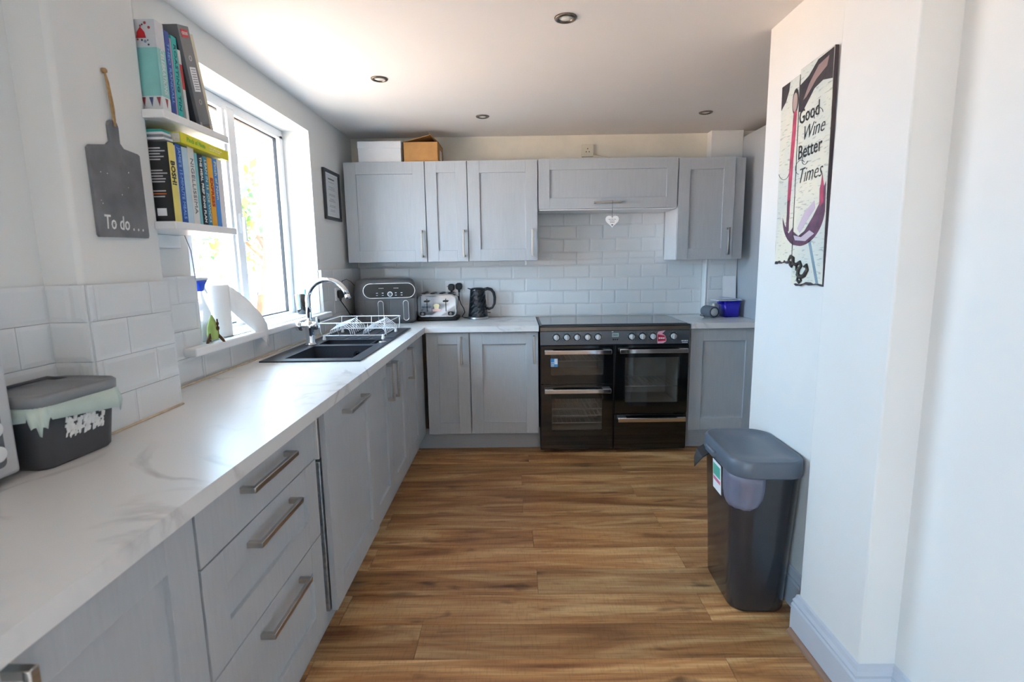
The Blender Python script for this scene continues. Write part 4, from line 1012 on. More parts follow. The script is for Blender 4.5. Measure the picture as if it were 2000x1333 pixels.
tr = thing('kitchen_roll', 'white kitchen roll with a loose sheet hanging off the sill', 'kitchen roll', (-1.275, 2.215, SZ))
B().lathe([(0.020, 0.0), (0.053, 0.0), (0.054, 0.004), (0.054, 0.214), (0.053, 0.218), (0.020, 0.218), (0.020, 0.0)], n=36).build('roll', 'kitchen_roll', tr, world=False)
b = B(); rings = []
for k in range(9):
    f = k / 8
    x = 0.030 + 0.085 * math.sin(f * 1.5); y = 0.045 + 0.155 * f
    zt = 0.216 - 0.19 * f ** 1.15; zb_ = 0.110 - 0.19 * f ** 0.9
    rings.append([(x, y, zt), (x + 0.004 * math.sin(3 * f), y + 0.005, (zt * 2 + zb_) / 3), (x - 0.003, y + 0.006, (zt + 2 * zb_) / 3), (x, y, zb_)])
b.loft(rings, False, True, closed=False); sh_ = b.build('loose_sheet', 'kitchen_roll', tr, world=False)
sd = sh_.modifiers.new('thick', 'SOLIDIFY'); sd.thickness = 0.0015
tb = thing('brush_pot', 'dark glossy tumbler holding brushes at the far end of the sill', 'pot', (-1.295, 3.165, SZ))
B().lathe([(0.030, 0.0), (0.031, 0.004), (0.041, 0.120), (0.038, 0.120), (0.029, 0.008), (0.001, 0.008)], n=28).build('tumbler', 'black_gloss', tb, world=False)
b = B(); b.loft([[(0.0415 * (0.75 + 0.25 * f) * math.cos(a), 0.0415 * (0.75 + 0.25 * f) * math.sin(a), 0.118 * f + 0.003) for a in (3.7 + 0.06 * i for i in range(12))] for f in (0.35, 0.7, 1.0)], False, True, False); b.build('copper_patch', 'copper', tb, world=False)
B().tube([(0.012, 0.0, 0.01), (0.018, 0.008, 0.148)], 0.005, 8).build('brush', col((64, 190, 200)), tb, world=False)
B().tube([(-0.01, -0.01, 0.01), (-0.012, -0.014, 0.140)], 0.004, 8).build('brush', 'white_plastic', tb, world=False)
tag(B().tube([(-1.222 + 0.02, 1.93, 1.455), (-1.20, 1.955, 1.40), (-1.20, 1.965, 1.30)], 0.0016, 6).build('blind_cord', 'ink_grey'), 'thin grey cord hanging below the book shelf', 'cord')

# ================================================================== SHELVES AND BOOKS
SHX = -1.004
def shelf(label, z0, z1):
    t = thing('wall_shelf', label, 'shelf', (-1.12, 1.75, z0), group='white book shelves')
    b = B(); b.prism([(XL, PIER_Y1 + 0.001), (PIER_X + 0.001, PIER_Y1 + 0.001), (PIER_X + 0.001, 1.577), (SHX, 1.577), (SHX, 1.922), (XL, 1.922)], z0, z1)
    o = b.build('board', 'white_gloss', t)
    m_ = o.modifiers.new('edge', 'BEVEL'); m_.width = 0.003; m_.segments = 2; m_.limit_method = 'ANGLE'
    B().box(XL, XL + 0.018, PIER_Y1 + 0.002, 1.92, z0 - 0.045, z0 - 0.0005, bev=0.002).build('batten', 'white_gloss', t)
shelf('upper white shelf of cookbooks beside the window', 1.767, 1.791)
shelf('lower white shelf of cookbooks beside the window', 1.452, 1.475)
def book(label, y0, y1, z0, h, colr, spine_text=None, tcol=(240, 240, 240), tsize=0.016, depth=0.19, xs=-1.023, lean=0.0, page='pages', extra=None, cover=None, group='cookbooks on the shelves', bold=0.0, maxf=0.86, tz=0.5):
    """upright book, spine toward the room; lean turns it about its lower corner"""
    w_ = y1 - y0
    t = thing('book', label, 'book', (xs, y0, z0), (lean, 0, 0), group=group)
    c = 0.0022; depth = min(depth, xs - XL - 0.022)
    b = B(); b.box(-depth, 0, 0, c, 0, h, bev=0.0006, seg=1); b.box(-depth, 0, w_ - c, w_, 0, h, bev=0.0006, seg=1); b.box(-c, 0.0008, 0, w_, 0, h, bev=0.0007)
    b.build('cover', col(cover or colr), t, world=False)
    if cover: B().box(-0.0005, 0.0014, 0.0004, w_ - 0.0004, 0.0004, h - 0.0004).build('spine', col(colr), t, world=False)
    B().box(-depth + 0.004, -c, c, w_ - c, 0.003, h - 0.004).build('pages', page, t, world=False)
    if spine_text:
        Fs = frame((0.0018, w_ / 2, h * tz), (0, 0, -1), (0, 1, 0), (1, 0, 0))
        text(spine_text, min(tsize, w_ * 0.95), Fs, col(tcol), t, 'title', align='CENTER', world=False, bold=bold, maxw=h * maxf)
    if extra: extra(t, w_, h, depth)
    return t
# --- upper shelf
ZU = 1.7912
def celebration(t, w_, h, dp):
    # printed bands on the near cover and the spine
    def band(z0, z1, m_, nm='printed_band'):
        B().box(-dp + 0.002, 0.0013, -0.0006, w_ - 0.001, z0, z1).build(nm, m_, t, world=False)
    band(h * 0.70, h - 0.001, col((206, 208, 212))); band(0.001, h * 0.17, col((224, 226, 226)))
    rnd = random.Random(2)
    for k in range(18):
        x = -rnd.uniform(0.004, 0.075); z = rnd.uniform(h * 0.72, h * 0.97); s_ = rnd.uniform(0.002, 0.005)
        B(frame((x, -0.0012, z), (1, 0, 0), (0, 0, 1), (0, -1, 0))).lathe([(s_, 0), (s_ * 0.8, 0.0005)], n=7).build('print_dot', col(rnd.choice([(70, 80, 100), (40, 44, 54), (120, 150, 180), (186, 60, 60)])), t, world=False)
    b = B(frame((-0.040, -0.0012, h * 0.845), (1, 0, 0), (0, 0, 1), (0, -1, 0))); b.prism([(-0.014, -0.012), (0.014, -0.012), (0.011, 0.004), (0, 0.018), (-0.011, 0.004)], 0, 0.0008); b.build('strawberry_print', col((196, 34, 40)), t, world=False)
    for k in range(3):
        x = -0.052 + 0.022 * k
        B(frame((x, -0.0012, h * 0.10), (1, 0, 0), (0, 0, 1), (0, -1, 0))).prism([(-0.006, 0.014), (0.006, 0.014), (0.001, -0.012)], 0, 0.0007).build('bunting_print', col(((150, 60, 70), (70, 80, 130), (150, 60, 70))[k]), t, world=False)
    B(frame((0.0014, w_ * 0.5, h * 0.10), (0, 1, 0), (0, 0, 1), (1, 0, 0))).prism([(-0.006, 0.014), (0.006, 0.014), (0.001, -0.012)], 0, 0.0007).build('bunting_print', col((150, 60, 70)), t, world=False)
book('thick mint green cookbook with bunting and strawberry pictures', 1.606, 1.644, ZU, 0.250, (142, 206, 202), 'CELEBRATIONS', (232, 236, 232), 0.020, extra=celebration, tz=0.45, maxf=0.5, bold=0.0003)
book('dark blue cookbook next to the mint green one', 1.646, 1.668, ZU, 0.238, (34, 70, 158), 'THEO RANDALL', (120, 180, 236), 0.015, maxf=0.72)
book('thin mauve book squeezed between blue and teal spines', 1.669, 1.676, ZU, 0.225, (176, 148, 172))
book('bright teal cookbook on the upper shelf', 1.677, 1.702, ZU, 0.236, (34, 186, 178), 'ROASTING TIN', (24, 60, 84), 0.016, maxf=0.8)
def redtop(t, w_, h, dp): B().box(-0.002, 0.0012, 0.0006, w_ - 0.0006, h * 0.45, h * 0.8).build('red_band', col((190, 40, 44)), t, world=False)
book('thin white paperback with a red band on its spine', 1.718, 1.7315, ZU + 0.001, 0.205, (222, 222, 220), None, lean=math.radians(4), extra=redtop)
lf = thing('lever_arch_file', 'grey lever arch file leaning on the upper shelf', 'file', (-1.015, 1.775, ZU + 0.001), (math.radians(15), 0, 0))
b = B(); b.box(-0.190, 0, 0, 0.003, 0, 0.285, bev=0.0008, seg=1); b.box(-0.190, 0, 0.057, 0.060, 0, 0.285, bev=0.0008, seg=1); b.box(-0.003, 0.001, 0, 0.060, 0, 0.285, bev=0.001); b.build('cover', col((112, 114, 118)), lf, world=False)
B().box(-0.180, -0.01, -0.0010, 0.0004, 0.004, 0.250).build('side_print', col((58, 60, 66)), lf, world=False)
B().box(-0.185, -0.006, 0.006, 0.054, 0.006, 0.272).build('pages', 'paper', lf, world=False)
B().box(0.0008, 0.002, 0.012, 0.048, 0.252, 0.274).build('brand_label', col((206, 34, 44)), lf, world=False)
text('COLLINS', 0.012, frame((0.0022, 0.014, 0.263), (0, 1, 0), (0, 0, 1), (1, 0, 0)), 'paper', lf, world=False, maxw=0.030)
sl = B().box(0.0008, 0.002, 0.014, 0.046, 0.100, 0.170).build('spine_label', 'paper', lf, world=False)
for k in range(9): B().box(0.0019, 0.0024, 0.018, 0.042, 0.106 + 0.007 * k, 0.1085 + 0.007 * k).build('print_line', 'ink_grey', sl, world=False)
for zz in (0.195, 0.07): B().lathe([(0.008, 0.0005), (0.008, 0.0022), (0.005, 0.0022), (0.005, 0.0005)], (0, 0.030, zz), 18, 'x').build('finger_ring', 'steel', lf, world=False)
for yy in (0.004, 0.056): B().box(-0.010, 0.0025, yy - 0.004, yy + 0.004, -0.0005, 0.010).build('metal_corner', 'steel', lf, world=False)
book('cream cardboard folder leaning against the grey file', 1.838, 1.856, ZU + 0.001, 0.283, (206, 196, 166), lean=math.radians(14.5), xs=-1.018)
# --- lower shelf
ZL = 1.4752
def bosh(t, w_, h, dp):
    F = frame((0, -0.0002, 0), (1, 0, 0), (0, 0, 1), (0, -1, 0)); rnd = random.Random(8)
    for k in range(13):
        z = h * (0.92 - 0.035 * k - (0.10 if k > 4 else 0) - (0.08 if k > 9 else 0)); ln_ = rnd.uniform(0.030, 0.048)
        B(F).box(-0.056, -0.056 + ln_, z - 0.0016, z + 0.0016, 0.0, 0.0008).build('blurb_line', col((206, 206, 206)) if k != 11 else col((224, 110, 40)), t, world=False)
    B(F).box(-0.050, -0.022, 0.018, 0.040, 0, 0.0008).build('barcode', 'paper', t, world=False)
book('yellow-spined cookbook with black cover, first on the lower shelf', 1.606, 1.633, ZL, 0.232, (238, 222, 120), 'BOSH!', (34, 34, 30), 0.026, cover=(44, 44, 46), extra=bosh, maxf=0.30, tz=0.62, bold=0.0008)
book('thin cream book beside the yellow spine', 1.634, 1.641, ZL, 0.228, (232, 222, 170))
book('royal blue cookbook on the lower shelf', 1.642, 1.671, ZL, 0.236, (44, 92, 178), "JAMIE'S 15-MINUTE MEALS", (150, 196, 244), 0.018, maxf=0.9)
book('pale ice-blue cookbook on the lower shelf', 1.672, 1.700, ZL, 0.232, (188, 216, 230), None)
book('off-white cookbook with grey vertical title', 1.701, 1.734, ZL, 0.238, (226, 226, 224), 'NIGELLISSIMA', (120, 124, 130), 0.022, maxf=0.72)
book('slim aqua book on the lower shelf', 1.735, 1.750, ZL, 0.226, (130, 198, 204), None)
book('black cookbook with white capital title', 1.751, 1.779, ZL, 0.226, (30, 32, 34), 'THE MEAL PREP KING PLAN', (244, 244, 244), 0.016, bold=0.0004, maxf=0.92)
book('teal-blue cookbook beside the black one', 1.780, 1.803, ZL, 0.224, (50, 138, 176), 'LEAN IN 15  JOE WICKS', (236, 240, 220), 0.016, maxf=0.9)
book('orange-yellow cookbook on the lower shelf', 1.804, 1.834, ZL, 0.226, (242, 178, 40), 'EXPRESS', (196, 52, 30), 0.020, maxf=0.42, bold=0.0006)
book('sky blue cookbook on the lower shelf', 1.835, 1.862, ZL, 0.228, (64, 140, 220), 'Pinch of Nom', (250, 244, 190), 0.018, maxf=0.55, tz=0.68)
book('plain white book at the window end of the lower shelf', 1.863, 1.893, ZL, 0.230, (232, 232, 234))
yb_ = thing('book', 'bright yellow cookbook lying flat on top of the row', 'book', (-1.010, 1.652, ZL + 0.2385), (math.radians(-1.2), 0, 0), group='cookbooks on the shelves')
b = B(); b.box(-0.19, 0, 0, 0.268, 0, 0.002, bev=0.0006, seg=1); b.box(-0.19, 0, 0, 0.268, 0.030, 0.032, bev=0.0006, seg=1); b.box(-0.002, 0.001, 0, 0.268, 0, 0.032, bev=0.0008); b.build('cover', col((230, 220, 40)), yb_, world=False)
B().box(-0.186, -0.002, 0.003, 0.265, 0.002, 0.030).build('pages', 'pages', yb_, world=False)
text('Pinch of Nom', 0.021, frame((0.0014, 0.030, 0.016), (0, 1, 0), (0, 0, 1), (1, 0, 0)), col((120, 196, 80)), yb_, 'title', world=False, maxw=0.095)
strokes(frame((0.0010, 0, 0), (0, 1, 0), (0, 0, 1), (1, 0, 0)), 0.150, 0.225, 0.019, 0.003, col((250, 246, 190)), yb_, 4, 2, world=False); strokes(frame((0.0010, 0, 0), (0, 1, 0), (0, 0, 1), (1, 0, 0)), 0.150, 0.215, 0.012, 0.003, col((250, 246, 190)), yb_, 4, 3, world=False)
mg = thing('magazine_stack', 'few folded magazines with a teal top cover on the books', 'magazines', (-1.030, 1.607, ZL + 0.2385))
for k in range(4): B().box(-0.15 + 0.004 * k, -0.002 * k, 0.0, 0.040, 0.0075 * k, 0.0075 * k + 0.0068, bev=0.001, seg=1).build('magazine', ('paper', col((150, 154, 160)), 'paper', col((60, 178, 172)))[k], mg, world=False)

# ================================================================== WALL THINGS
# --- slate board
bd = thing('chalk_board', 'dark slate paddle board chalked To do, hung by twine', 'board', (PIER_X, 1.445, 1.42))
SF = LEFTF(PIER_X + 0.001, 1.355, 1.420)
pl = [(0.004, 0.0), (0.181, 0.004), (0.185, 0.010), (0.183, 0.232), (0.176, 0.236), (0.124, 0.240), (0.112, 0.252), (0.113, 0.292), (0.108, 0.304), (0.096, 0.308), (0.084, 0.303), (0.079, 0.292), (0.080, 0.252), (0.066, 0.240), (0.008, 0.228), (0.0, 0.220), (0.0, 0.006)]
sl_ = B(SF).prism(pl, 0.0, 0.008).build('slate', 'slate', bd)
text('To do . . .', 0.052, SF @ Matrix.Translation((0.092, 0.038, 0.0088)), 'chalk', bd, 'chalk_writing', shear=0.12, align='CENTER', maxw=0.140, bold=0.0004)
rnd = random.Random(21)
for k in range(8):
    s_ = rnd.uniform(0.0008, 0.0018)
    B(SF).lathe([(s_, 0.008), (s_ * 0.7, 0.0086)], (rnd.uniform(0.02, 0.17), rnd.uniform(0.03, 0.2), 0), 6).build('chalk_fleck', 'chalk', bd)
b = B(SF); b.tube([(0.097, 0.292, 0.010), (0.094, 0.33, 0.010), (0.090, 0.39, 0.009), (0.087, 0.425, 0.008)], 0.0026, 6); b.tube([(0.100, 0.292, 0.010), (0.101, 0.34, 0.010), (0.093, 0.40, 0.010), (0.087, 0.425, 0.008)], 0.0026, 6)
b.lathe([(0.002, 0.0), (0.007, 0.004), (0.006, 0.012), (0.002, 0.015)], (0.087, 0.428, 0), 8); b.build('twine', 'rope', bd)
# --- small framed print
pf_ = thing('framed_print', 'small black-framed printed sheet on the wall by the window', 'picture', (XL, 3.60, 1.63))
PF = LEFTF(XL + 0.001, 3.452, 1.632); FW, FH = 0.300, 0.322
b = B(PF); t_ = 0.020
b.box(0, t_, 0, FH, 0, 0.018, bev=0.002); b.box(FW - t_, FW, 0, FH, 0, 0.018, bev=0.002); b.box(t_, FW - t_, 0, t_, 0, 0.0178, bev=0.002); b.box(t_, FW - t_, FH - t_, FH, 0, 0.0178, bev=0.002); b.build('frame', 'frame_black', pf_)
sh2 = B(PF).box(t_ - 0.002, FW - t_ + 0.002, t_ - 0.002, FH - t_ + 0.002, 0.002, 0.007).build('sheet', 'paper', pf_)
rnd = random.Random(5)
B(PF).box(0.09, 0.21, 0.262, 0.270, 0.007, 0.0074).build('heading_line', 'ink', sh2)
for k, z in enumerate((0.245, 0.215, 0.206, 0.197, 0.168, 0.160, 0.138, 0.130, 0.122, 0.095, 0.087, 0.066, 0.058)):
    hw = rnd.uniform(0.035, 0.065); B(PF).box(0.15 - hw, 0.15 + hw, z - 0.0012, z + 0.0012, 0.007, 0.0074).build('print_line', 'ink_grey', sh2)
B(PF).box(0.03, 0.27, 0.03, FH - 0.03, 0.010, 0.012).build('glazing', 'window_glass', pf_)
# --- wine sign on the right wall: two staggered boards
sg = thing('wine_sign', 'tall distressed plank sign reading Good Wine Better Times', 'sign', (XA - 0.001, 2.00, 1.62), (math.radians(-2.0), 0, 0))
GF = frame((0, 0, 0), (0, -1, 0), (0, 0, 1), (-1, 0, 0))       # u toward camera, v up, w off the wall
def ragged(u0, u1, v0, v1, seed, bottom=True):
    rnd = random.Random(seed); P_ = []
    n = 12
    P_ += [(u0 + (u1 - u0) * k / n, v0 + (rnd.uniform(0, 0.010) if bottom else 0)) for k in range(n)]
    P_ += [(u1 - (rnd.uniform(0, 0.0022)), v0 + (v1 - v0) * k / 24) for k in range(24)]
    P_ += [(u1, v1), (u0, v1)]
    P_ += [(u0 + (rnd.uniform(0, 0.0022)), v1 - (v1 - v0) * k / 24) for k in range(1, 24)]
    return P_
T_ = 0.016
bL = B(GF).prism(ragged(-0.160, -0.030, -0.300, 0.385, 1), 0.004, T_).build('plank', 'sign_edge', sg, world=False)
bR = B(GF).prism(ragged(-0.028, 0.180, -0.385, 0.400, 2), 0.004, T_).build('plank', 'sign_edge', sg, world=False)
B(GF).prism(ragged(-0.159, -0.031, -0.292, 0.384, 3), T_, T_ + 0.0008).build('printed_face', 'sign_face', bL, world=False)
B(GF).prism(ragged(-0.027, 0.178, -0.378, 0.399, 4), T_, T_ + 0.0008).build('printed_face', 'sign_face', bR, world=False)
def decal(poly, m_, nm, lev=1): return B(GF).prism(poly, T_ + 0.0008, T_ + 0.0008 + 0.0004 * lev).build(nm, m_, sg, world=False)
# bottle neck, mouth, wine stream, glass
decal([(0.176, 0.396), (0.085, 0.392), (0.030, 0.358), (-0.027, 0.345), (-0.027, 0.252), (0.000, 0.245), (0.020, 0.262), (0.070, 0.302), (0.120, 0.312), (0.176, 0.298)], 'sign_black', 'bottle_neck_print')
decal([(0.150, 0.380), (0.090, 0.372), (0.035, 0.330), (0.000, 0.285), (0.020, 0.290), (0.080, 0.330), (0.140, 0.350)], col((152, 128, 126)), 'bottle_shine_print', 2)
el = lambda cu_, cv_, ru, rv, a0=0, a1=360, n=24: [(cu_ + ru * math.cos(math.radians(a0 + (a1 - a0) * k / n)), cv_ + rv * math.sin(math.radians(a0 + (a1 - a0) * k / n))) for k in range(n if a1 - a0 == 360 else n + 1)]
decal(el(-0.054, 0.298, 0.0225, 0.046), 'sign_black', 'bottle_mouth_print')
decal(el(-0.056, 0.296, 0.0160, 0.034), col((178, 158, 152)), 'mouth_inside_print', 2)
decal([(-0.159, 0.383), (-0.098, 0.383), (-0.104, 0.352), (-0.125, 0.318), (-0.159, 0.296)], 'sign_black', 'cork_print')
decal([(-0.062, 0.262), (-0.040, 0.262), (-0.042, 0.180), (-0.050, 0.090), (-0.054, 0.000), (-0.060, -0.080), (-0.062, -0.165), (-0.074, -0.165), (-0.080, -0.080), (-0.078, 0.000), (-0.074, 0.090), (-0.068, 0.180)], 'wine_red', 'wine_stream_print', 3)
decal([(-0.075, -0.06), (-0.064, -0.06), (-0.061, -0.175), (-0.082, -0.185)], 'wine_dark', 'wine_stream_print', 4)
bowl_l = [p for p in el(0.025, -0.120, 0.135, 0.118, 180, 270, 18) if p[0] < -0.031]
decal(bowl_l + [(-0.031, -0.228), (-0.031, -0.165), (-0.060, -0.185), (-0.092, -0.150)], 'wine_dark', 'wine_pool_print')
bowl_r = [p for p in el(0.025, -0.120, 0.148, 0.118, 270, 360, 18)]
decal([(-0.027, -0.180), (-0.027, -0.230)] + bowl_r + [(0.170, -0.030), (0.156, -0.050), (0.148, -0.010), (0.134, -0.050), (0.136, -0.100), (0.100, -0.140), (0.050, -0.185), (0.010, -0.200)], 'wine_dark', 'wine_pool_print')
decal([(0.000, -0.172), (0.045, -0.118), (0.105, -0.085), (0.112, -0.112), (0.065, -0.150), (0.020, -0.190)], col((200, 184, 200)), 'splash_print', 2)
decal([(0.136, -0.060), (0.146, 0.000), (0.160, -0.050), (0.160, -0.100), (0.140, -0.110)], 'wine_red', 'splash_print', 2)
decal([(-0.022, -0.195), (0.030, -0.206), (0.085, -0.186), (0.115, -0.200), (0.060, -0.222), (-0.010, -0.214)], col((194, 182, 196)), 'splash_print', 3)
decal([(0.078, -0.224), (0.092, -0.220), (0.156, -0.374), (0.140, -0.376)], 'sign_glass', 'glass_stem_print')
for bod, v, sz, sh_, mw_, u in (('Good', 0.226, 0.072, 0.0, 0.128, -0.022), ('Wine', 0.162, 0.070, 0.35, 0.128, 0.004), ('Better', 0.100, 0.070, 0.0, 0.150, -0.018), ('Times', 0.014, 0.076, 0.35, 0.146, -0.012)):
    text(bod, sz, GF @ Matrix.Translation((u, v, T_ + 0.0022)), 'ink' if sh_ == 0 else 'frame_black', sg, 'lettering', shear=sh_, world=False, maxw=mw_, bold=0.0004 if sh_ == 0 else -0.0008)
for cu_, cv_, r_, a0, a1 in ((0.100, 0.205, 0.030, 0, 200), (-0.002, 0.050, 0.035, 30, 260), (0.035, 0.070, 0.025, 90, 330), (-0.105, 0.06, 0.05, 190, 330)):
    pts = [(cu_ + r_ * (1 - 0.3 * k / 16) * math.cos(math.radians(a0 + (a1 - a0) * k / 16)), cv_ + r_ * 0.7 * math.sin(math.radians(a0 + (a1 - a0) * k / 16)), T_ + 0.002) for k in range(17)]
    B(GF).tube(pts, 0.0009, 5).build('flourish_print', 'frame_black', sg, world=False)
sc_pts = lambda L_: [(u, v, T_ + 0.004) for u, v in L_]
b = B(GF)
b.tube(sc_pts([(-0.045, -0.285), (-0.030, -0.272), (-0.012, -0.280), (-0.010, -0.300), (0.012, -0.306), (0.036, -0.296), (0.046, -0.310), (0.030, -0.322), (0.026, -0.342), (0.045, -0.352), (0.070, -0.345), (0.088, -0.325), (0.080, -0.308), (0.066, -0.314)]), [0.004, 0.006, 0.007, 0.007, 0.007, 0.006, 0.006, 0.007, 0.008, 0.008, 0.008, 0.007, 0.006, 0.004], 8)
b.tube(sc_pts([(-0.012, -0.300), (-0.022, -0.312), (-0.034, -0.304), (-0.030, -0.292)]), 0.0045, 7); b.tube(sc_pts([(0.030, -0.345), (0.022, -0.362), (0.036, -0.372), (0.050, -0.362)]), 0.0045, 7); b.tube(sc_pts([(0.012, -0.306), (0.014, -0.325), (0.028, -0.328)]), 0.0045, 7)
b.build('scroll_ornament', 'iron', sg, world=False)

# --- heart on the hood handle
ht = thing('heart_ornament', 'white heart plaque hanging from the hood handle', 'ornament', (0.680, UY - 0.045, 1.565))
HF = BACKF(0.680, UY - 0.042, 1.612)
hp_ = []
for k in range(40):
    a = 2 * PI * k / 40; hp_.append((0.0029 * 16 * math.sin(a) ** 3, 0.0029 * (13 * math.cos(a) - 5 * math.cos(2 * a) - 2 * math.cos(3 * a) - math.cos(4 * a))))
B(HF).prism(hp_, -0.004, 0.004).build('plaque', 'paper_white', ht)
for k_, (z, hw) in enumerate(((0.010, 0.026), (-0.001, 0.018), (-0.011, 0.015))): strokes(HF, -hw, hw, z, 0.0035, 'ink_grey', ht, 3, k_, w0=0.0042)
B(HF).prism([(p[0] * 0.15, p[1] * 0.15 - 0.028) for p in hp_], 0.004, 0.0052).build('small_heart', 'ink_grey', ht)
b = B(HF); b.tube([(0.0, 0.022, 0.0), (0.0, 0.075, 0.0), (0.0, 0.128, 0.001)], 0.0018, 6); b.tube([(0.0, 0.125, 0.008), (0.0, 0.138, 0.006), (0.0, 0.138, -0.010), (0.0, 0.125, -0.012), (0.0, 0.122, -0.002)], 0.0018, 6, True); b.build('ribbon', 'ink_grey', ht)

# --- on top of the cabinets
CT = UZ1 + 0.0005
wbx = thing('storage_box', 'white lidded cardboard box on top of the corner cabinet', 'box', (-0.945, 3.97, CT))
B().box(-0.150, 0.150, -0.145, 0.100, 0, 0.098).build('box_body', 'white_card', wbx, world=False)
B().box(-0.153, 0.153, -0.148, 0.103, 0.098, 0.146, bev=0.001).build('lid', 'white_card', wbx, world=False)
bx = thing('cardboard_box', 'brown cardboard box with raised flaps on the cabinets', 'box', (-0.655, 3.985, CT))
b = B(); w2, d2, h2, tt = 0.122, 0.155, 0.138, 0.003
b.box(-w2, w2, -d2, -d2 + tt, 0, h2); b.box(-w2, w2, d2 - tt - 0.05, d2 - 0.05, 0, h2); b.box(-w2, -w2 + tt, -d2, d2 - 0.05, 0, h2); b.box(w2 - tt, w2, -d2, d2 - 0.05, 0, h2); b.box(-w2, w2, -d2, d2 - 0.05, 0, tt); b.build('box_body', 'card', bx, world=False)
b = B(Matrix.Translation((-w2, 0, h2)) @ Matrix.Rotation(math.radians(-14), 4, 'Y')); b.box(0, 0.200, -d2 + 0.004, d2 - 0.06, 0, 0.003); b.build('flap', 'card', bx, world=False)
b = B(Matrix.Translation((w2, 0, h2)) @ Matrix.Rotation(math.radians(42), 4, 'Y')); b.box(-0.085, 0, -d2 + 0.006, d2 - 0.06, 0, 0.003); b.build('flap', 'card_dark', bx, world=False)
B().box(w2 - 0.0005, w2 + 0.001, -0.06, 0.02, 0.03, 0.10).build('address_label', 'paper', bx, world=False)
s3 = thing('wall_socket', 'cream single socket on the wall above the hood cabinet', 'socket', (0.552, YB, 2.105))
S3 = BACKF(0.552, YB - 0.001, 2.155)
B(S3).box(-0.043, 0.043, -0.043, 0.043, 0, 0.030, bev=0.003).build('face_plate', 'socket_cream', s3)
for u_, v_ in ((0, 0.012), (-0.011, -0.010), (0.011, -0.010)): B(S3).box(u_ - 0.003, u_ + 0.003, v_ - 0.004, v_ + 0.004, 0.0295, 0.0305).build('pin_hole', 'ink', s3)
t = thing('cable_trunking', 'cream cable trunking lying behind the hood cabinet top', 'trunking', (0.98, YB, 2.07))
B().box(0.83, 1.10, YB - 0.03, YB - 0.001, 2.046, 2.090, bev=0.003).build('cover', 'socket_cream', t)
B().tube([(0.592, YB - 0.006, 2.135), (0.65, YB - 0.006, 2.120), (0.74, YB - 0.006, 2.105), (0.835, YB - 0.008, 2.085)], 0.004, 6).build('flex', 'socket_cream', t)

# ================================================================== BIN
bn = thing('kitchen_bin', 'tall dark grey kitchen bin with lift-up lid by the wall', 'bin', (0.922, 1.990, 0.001), (0, 0, math.radians(-2)))
def br(w_, d_, z, r=0.07, cx=0, cy_=0): return [(x, y, z) for x, y in rrect(w_, d_, r, 8, cx, cy_)]
b = B(); b.loft([br(0.205, 0.322, 0.0, 0.06), br(0.214, 0.332, 0.010, 0.065), br(0.228, 0.350, 0.20), br(0.244, 0.374, 0.42), br(0.256, 0.388, 0.560), br(0.256, 0.388, 0.566)]); b.build('body', 'bin_body', bn, world=False)
b = B(); b.loft([br(0.272, 0.404, 0.552, 0.08), br(0.276, 0.408, 0.556, 0.08), br(0.270, 0.402, 0.606, 0.08), br(0.262, 0.394, 0.613, 0.078), br(0.250, 0.382, 0.614, 0.075), br(0.238, 0.370, 0.607, 0.07), br(0.12, 0.22, 0.608, 0.05)]); b.build('lid', 'bin_lid', bn, world=False)
b = B(); b.box(-0.150, -0.128, -0.01, 0.09, 0.560, 0.585, bev=0.006); b.build('catch', 'bin_lid', bn, world=False)
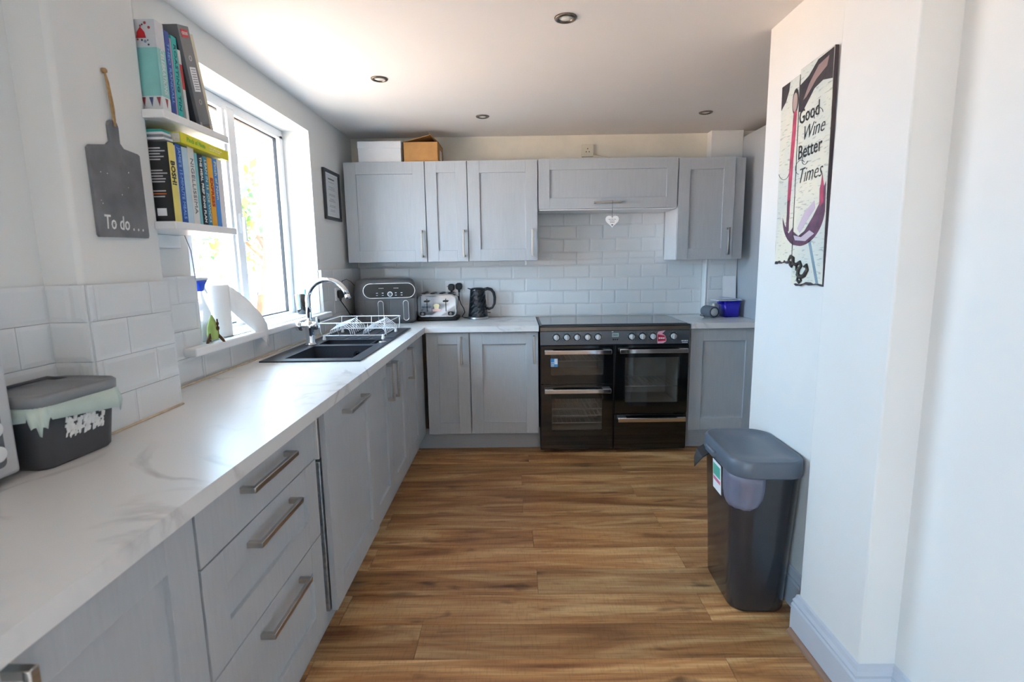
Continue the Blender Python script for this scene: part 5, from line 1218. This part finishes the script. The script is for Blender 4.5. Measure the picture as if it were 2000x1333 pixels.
# overhanging bag: follows the front left corner of the body
b = B(); rings = []
for lev, (z, hw) in enumerate(((0.560, 1.0), (0.530, 1.0), (0.500, 0.99), (0.468, 0.95), (0.440, 0.84), (0.425, 0.60))):
    t_ = (z - 0.42) / 0.14; bw_, bd_ = 0.244 + 0.012 * t_ + 0.010, 0.374 + 0.014 * t_ + 0.010; r_ = 0.07
    base = [(-bw_ / 2, -bd_ / 2 + r_ + 0.05 - 0.0125 * k) for k in range(4)] + [(-bw_ / 2 + r_ - r_ * math.cos(math.radians(9 * k)), -bd_ / 2 + r_ - r_ * math.sin(math.radians(9 * k))) for k in range(11)] + [(-bw_ / 2 + r_ + 0.02 * (k + 1), -bd_ / 2) for k in range(2)]
    n_ = len(base); ring = []
    for k in range(25):
        f = 0.5 + (k / 24 - 0.5) * hw; q_ = f * (n_ - 1); a = min(int(q_), n_ - 2); e = q_ - a
        px = base[a][0] * (1 - e) + base[a + 1][0] * e; py = base[a][1] * (1 - e) + base[a + 1][1] * e
        wv = 1 + 0.010 * math.sin(k * 0.9 + lev * 0.6) * (lev > 0)
        ring.append((px * wv, py * wv, z))
    rings.append(ring)
b.loft(rings, False, True, False); bg_ = b.build('bag_overhang', 'bag_grey', bn, world=False); sd = bg_.modifiers.new('thick', 'SOLIDIFY'); sd.thickness = 0.001
b = B(); b.loft([[(-0.134, 0.06, 0.560), (-0.134, 0.15, 0.560), (-0.130, 0.15, 0.556), (-0.130, 0.06, 0.556)], [(-0.170, 0.05, 0.540), (-0.165, 0.14, 0.545), (-0.164, 0.14, 0.542), (-0.168, 0.05, 0.537)], [(-0.205, 0.04, 0.505), (-0.185, 0.11, 0.520), (-0.184, 0.11, 0.518), (-0.203, 0.04, 0.503)]], smooth=False); b.build('bag_corner', 'bag_black', bn, world=False)
BNF = frame((-0.1235, -0.005, 0.42), (0, -1, 0), (-0.050, 0, 1), (-1, 0, 0))
B(BNF).box(-0.045, 0.045, 0.0, 0.12, 0.0, 0.0018).build('label', 'paper', bn, world=False)
B(BNF).box(-0.038, 0.038, 0.060, 0.108, 0.0016, 0.0024).build('label_green', col((84, 180, 160)), bn, world=False)
B(BNF).box(-0.038, 0.038, 0.038, 0.052, 0.0016, 0.0024).build('label_pink', col((226, 120, 150)), bn, world=False)
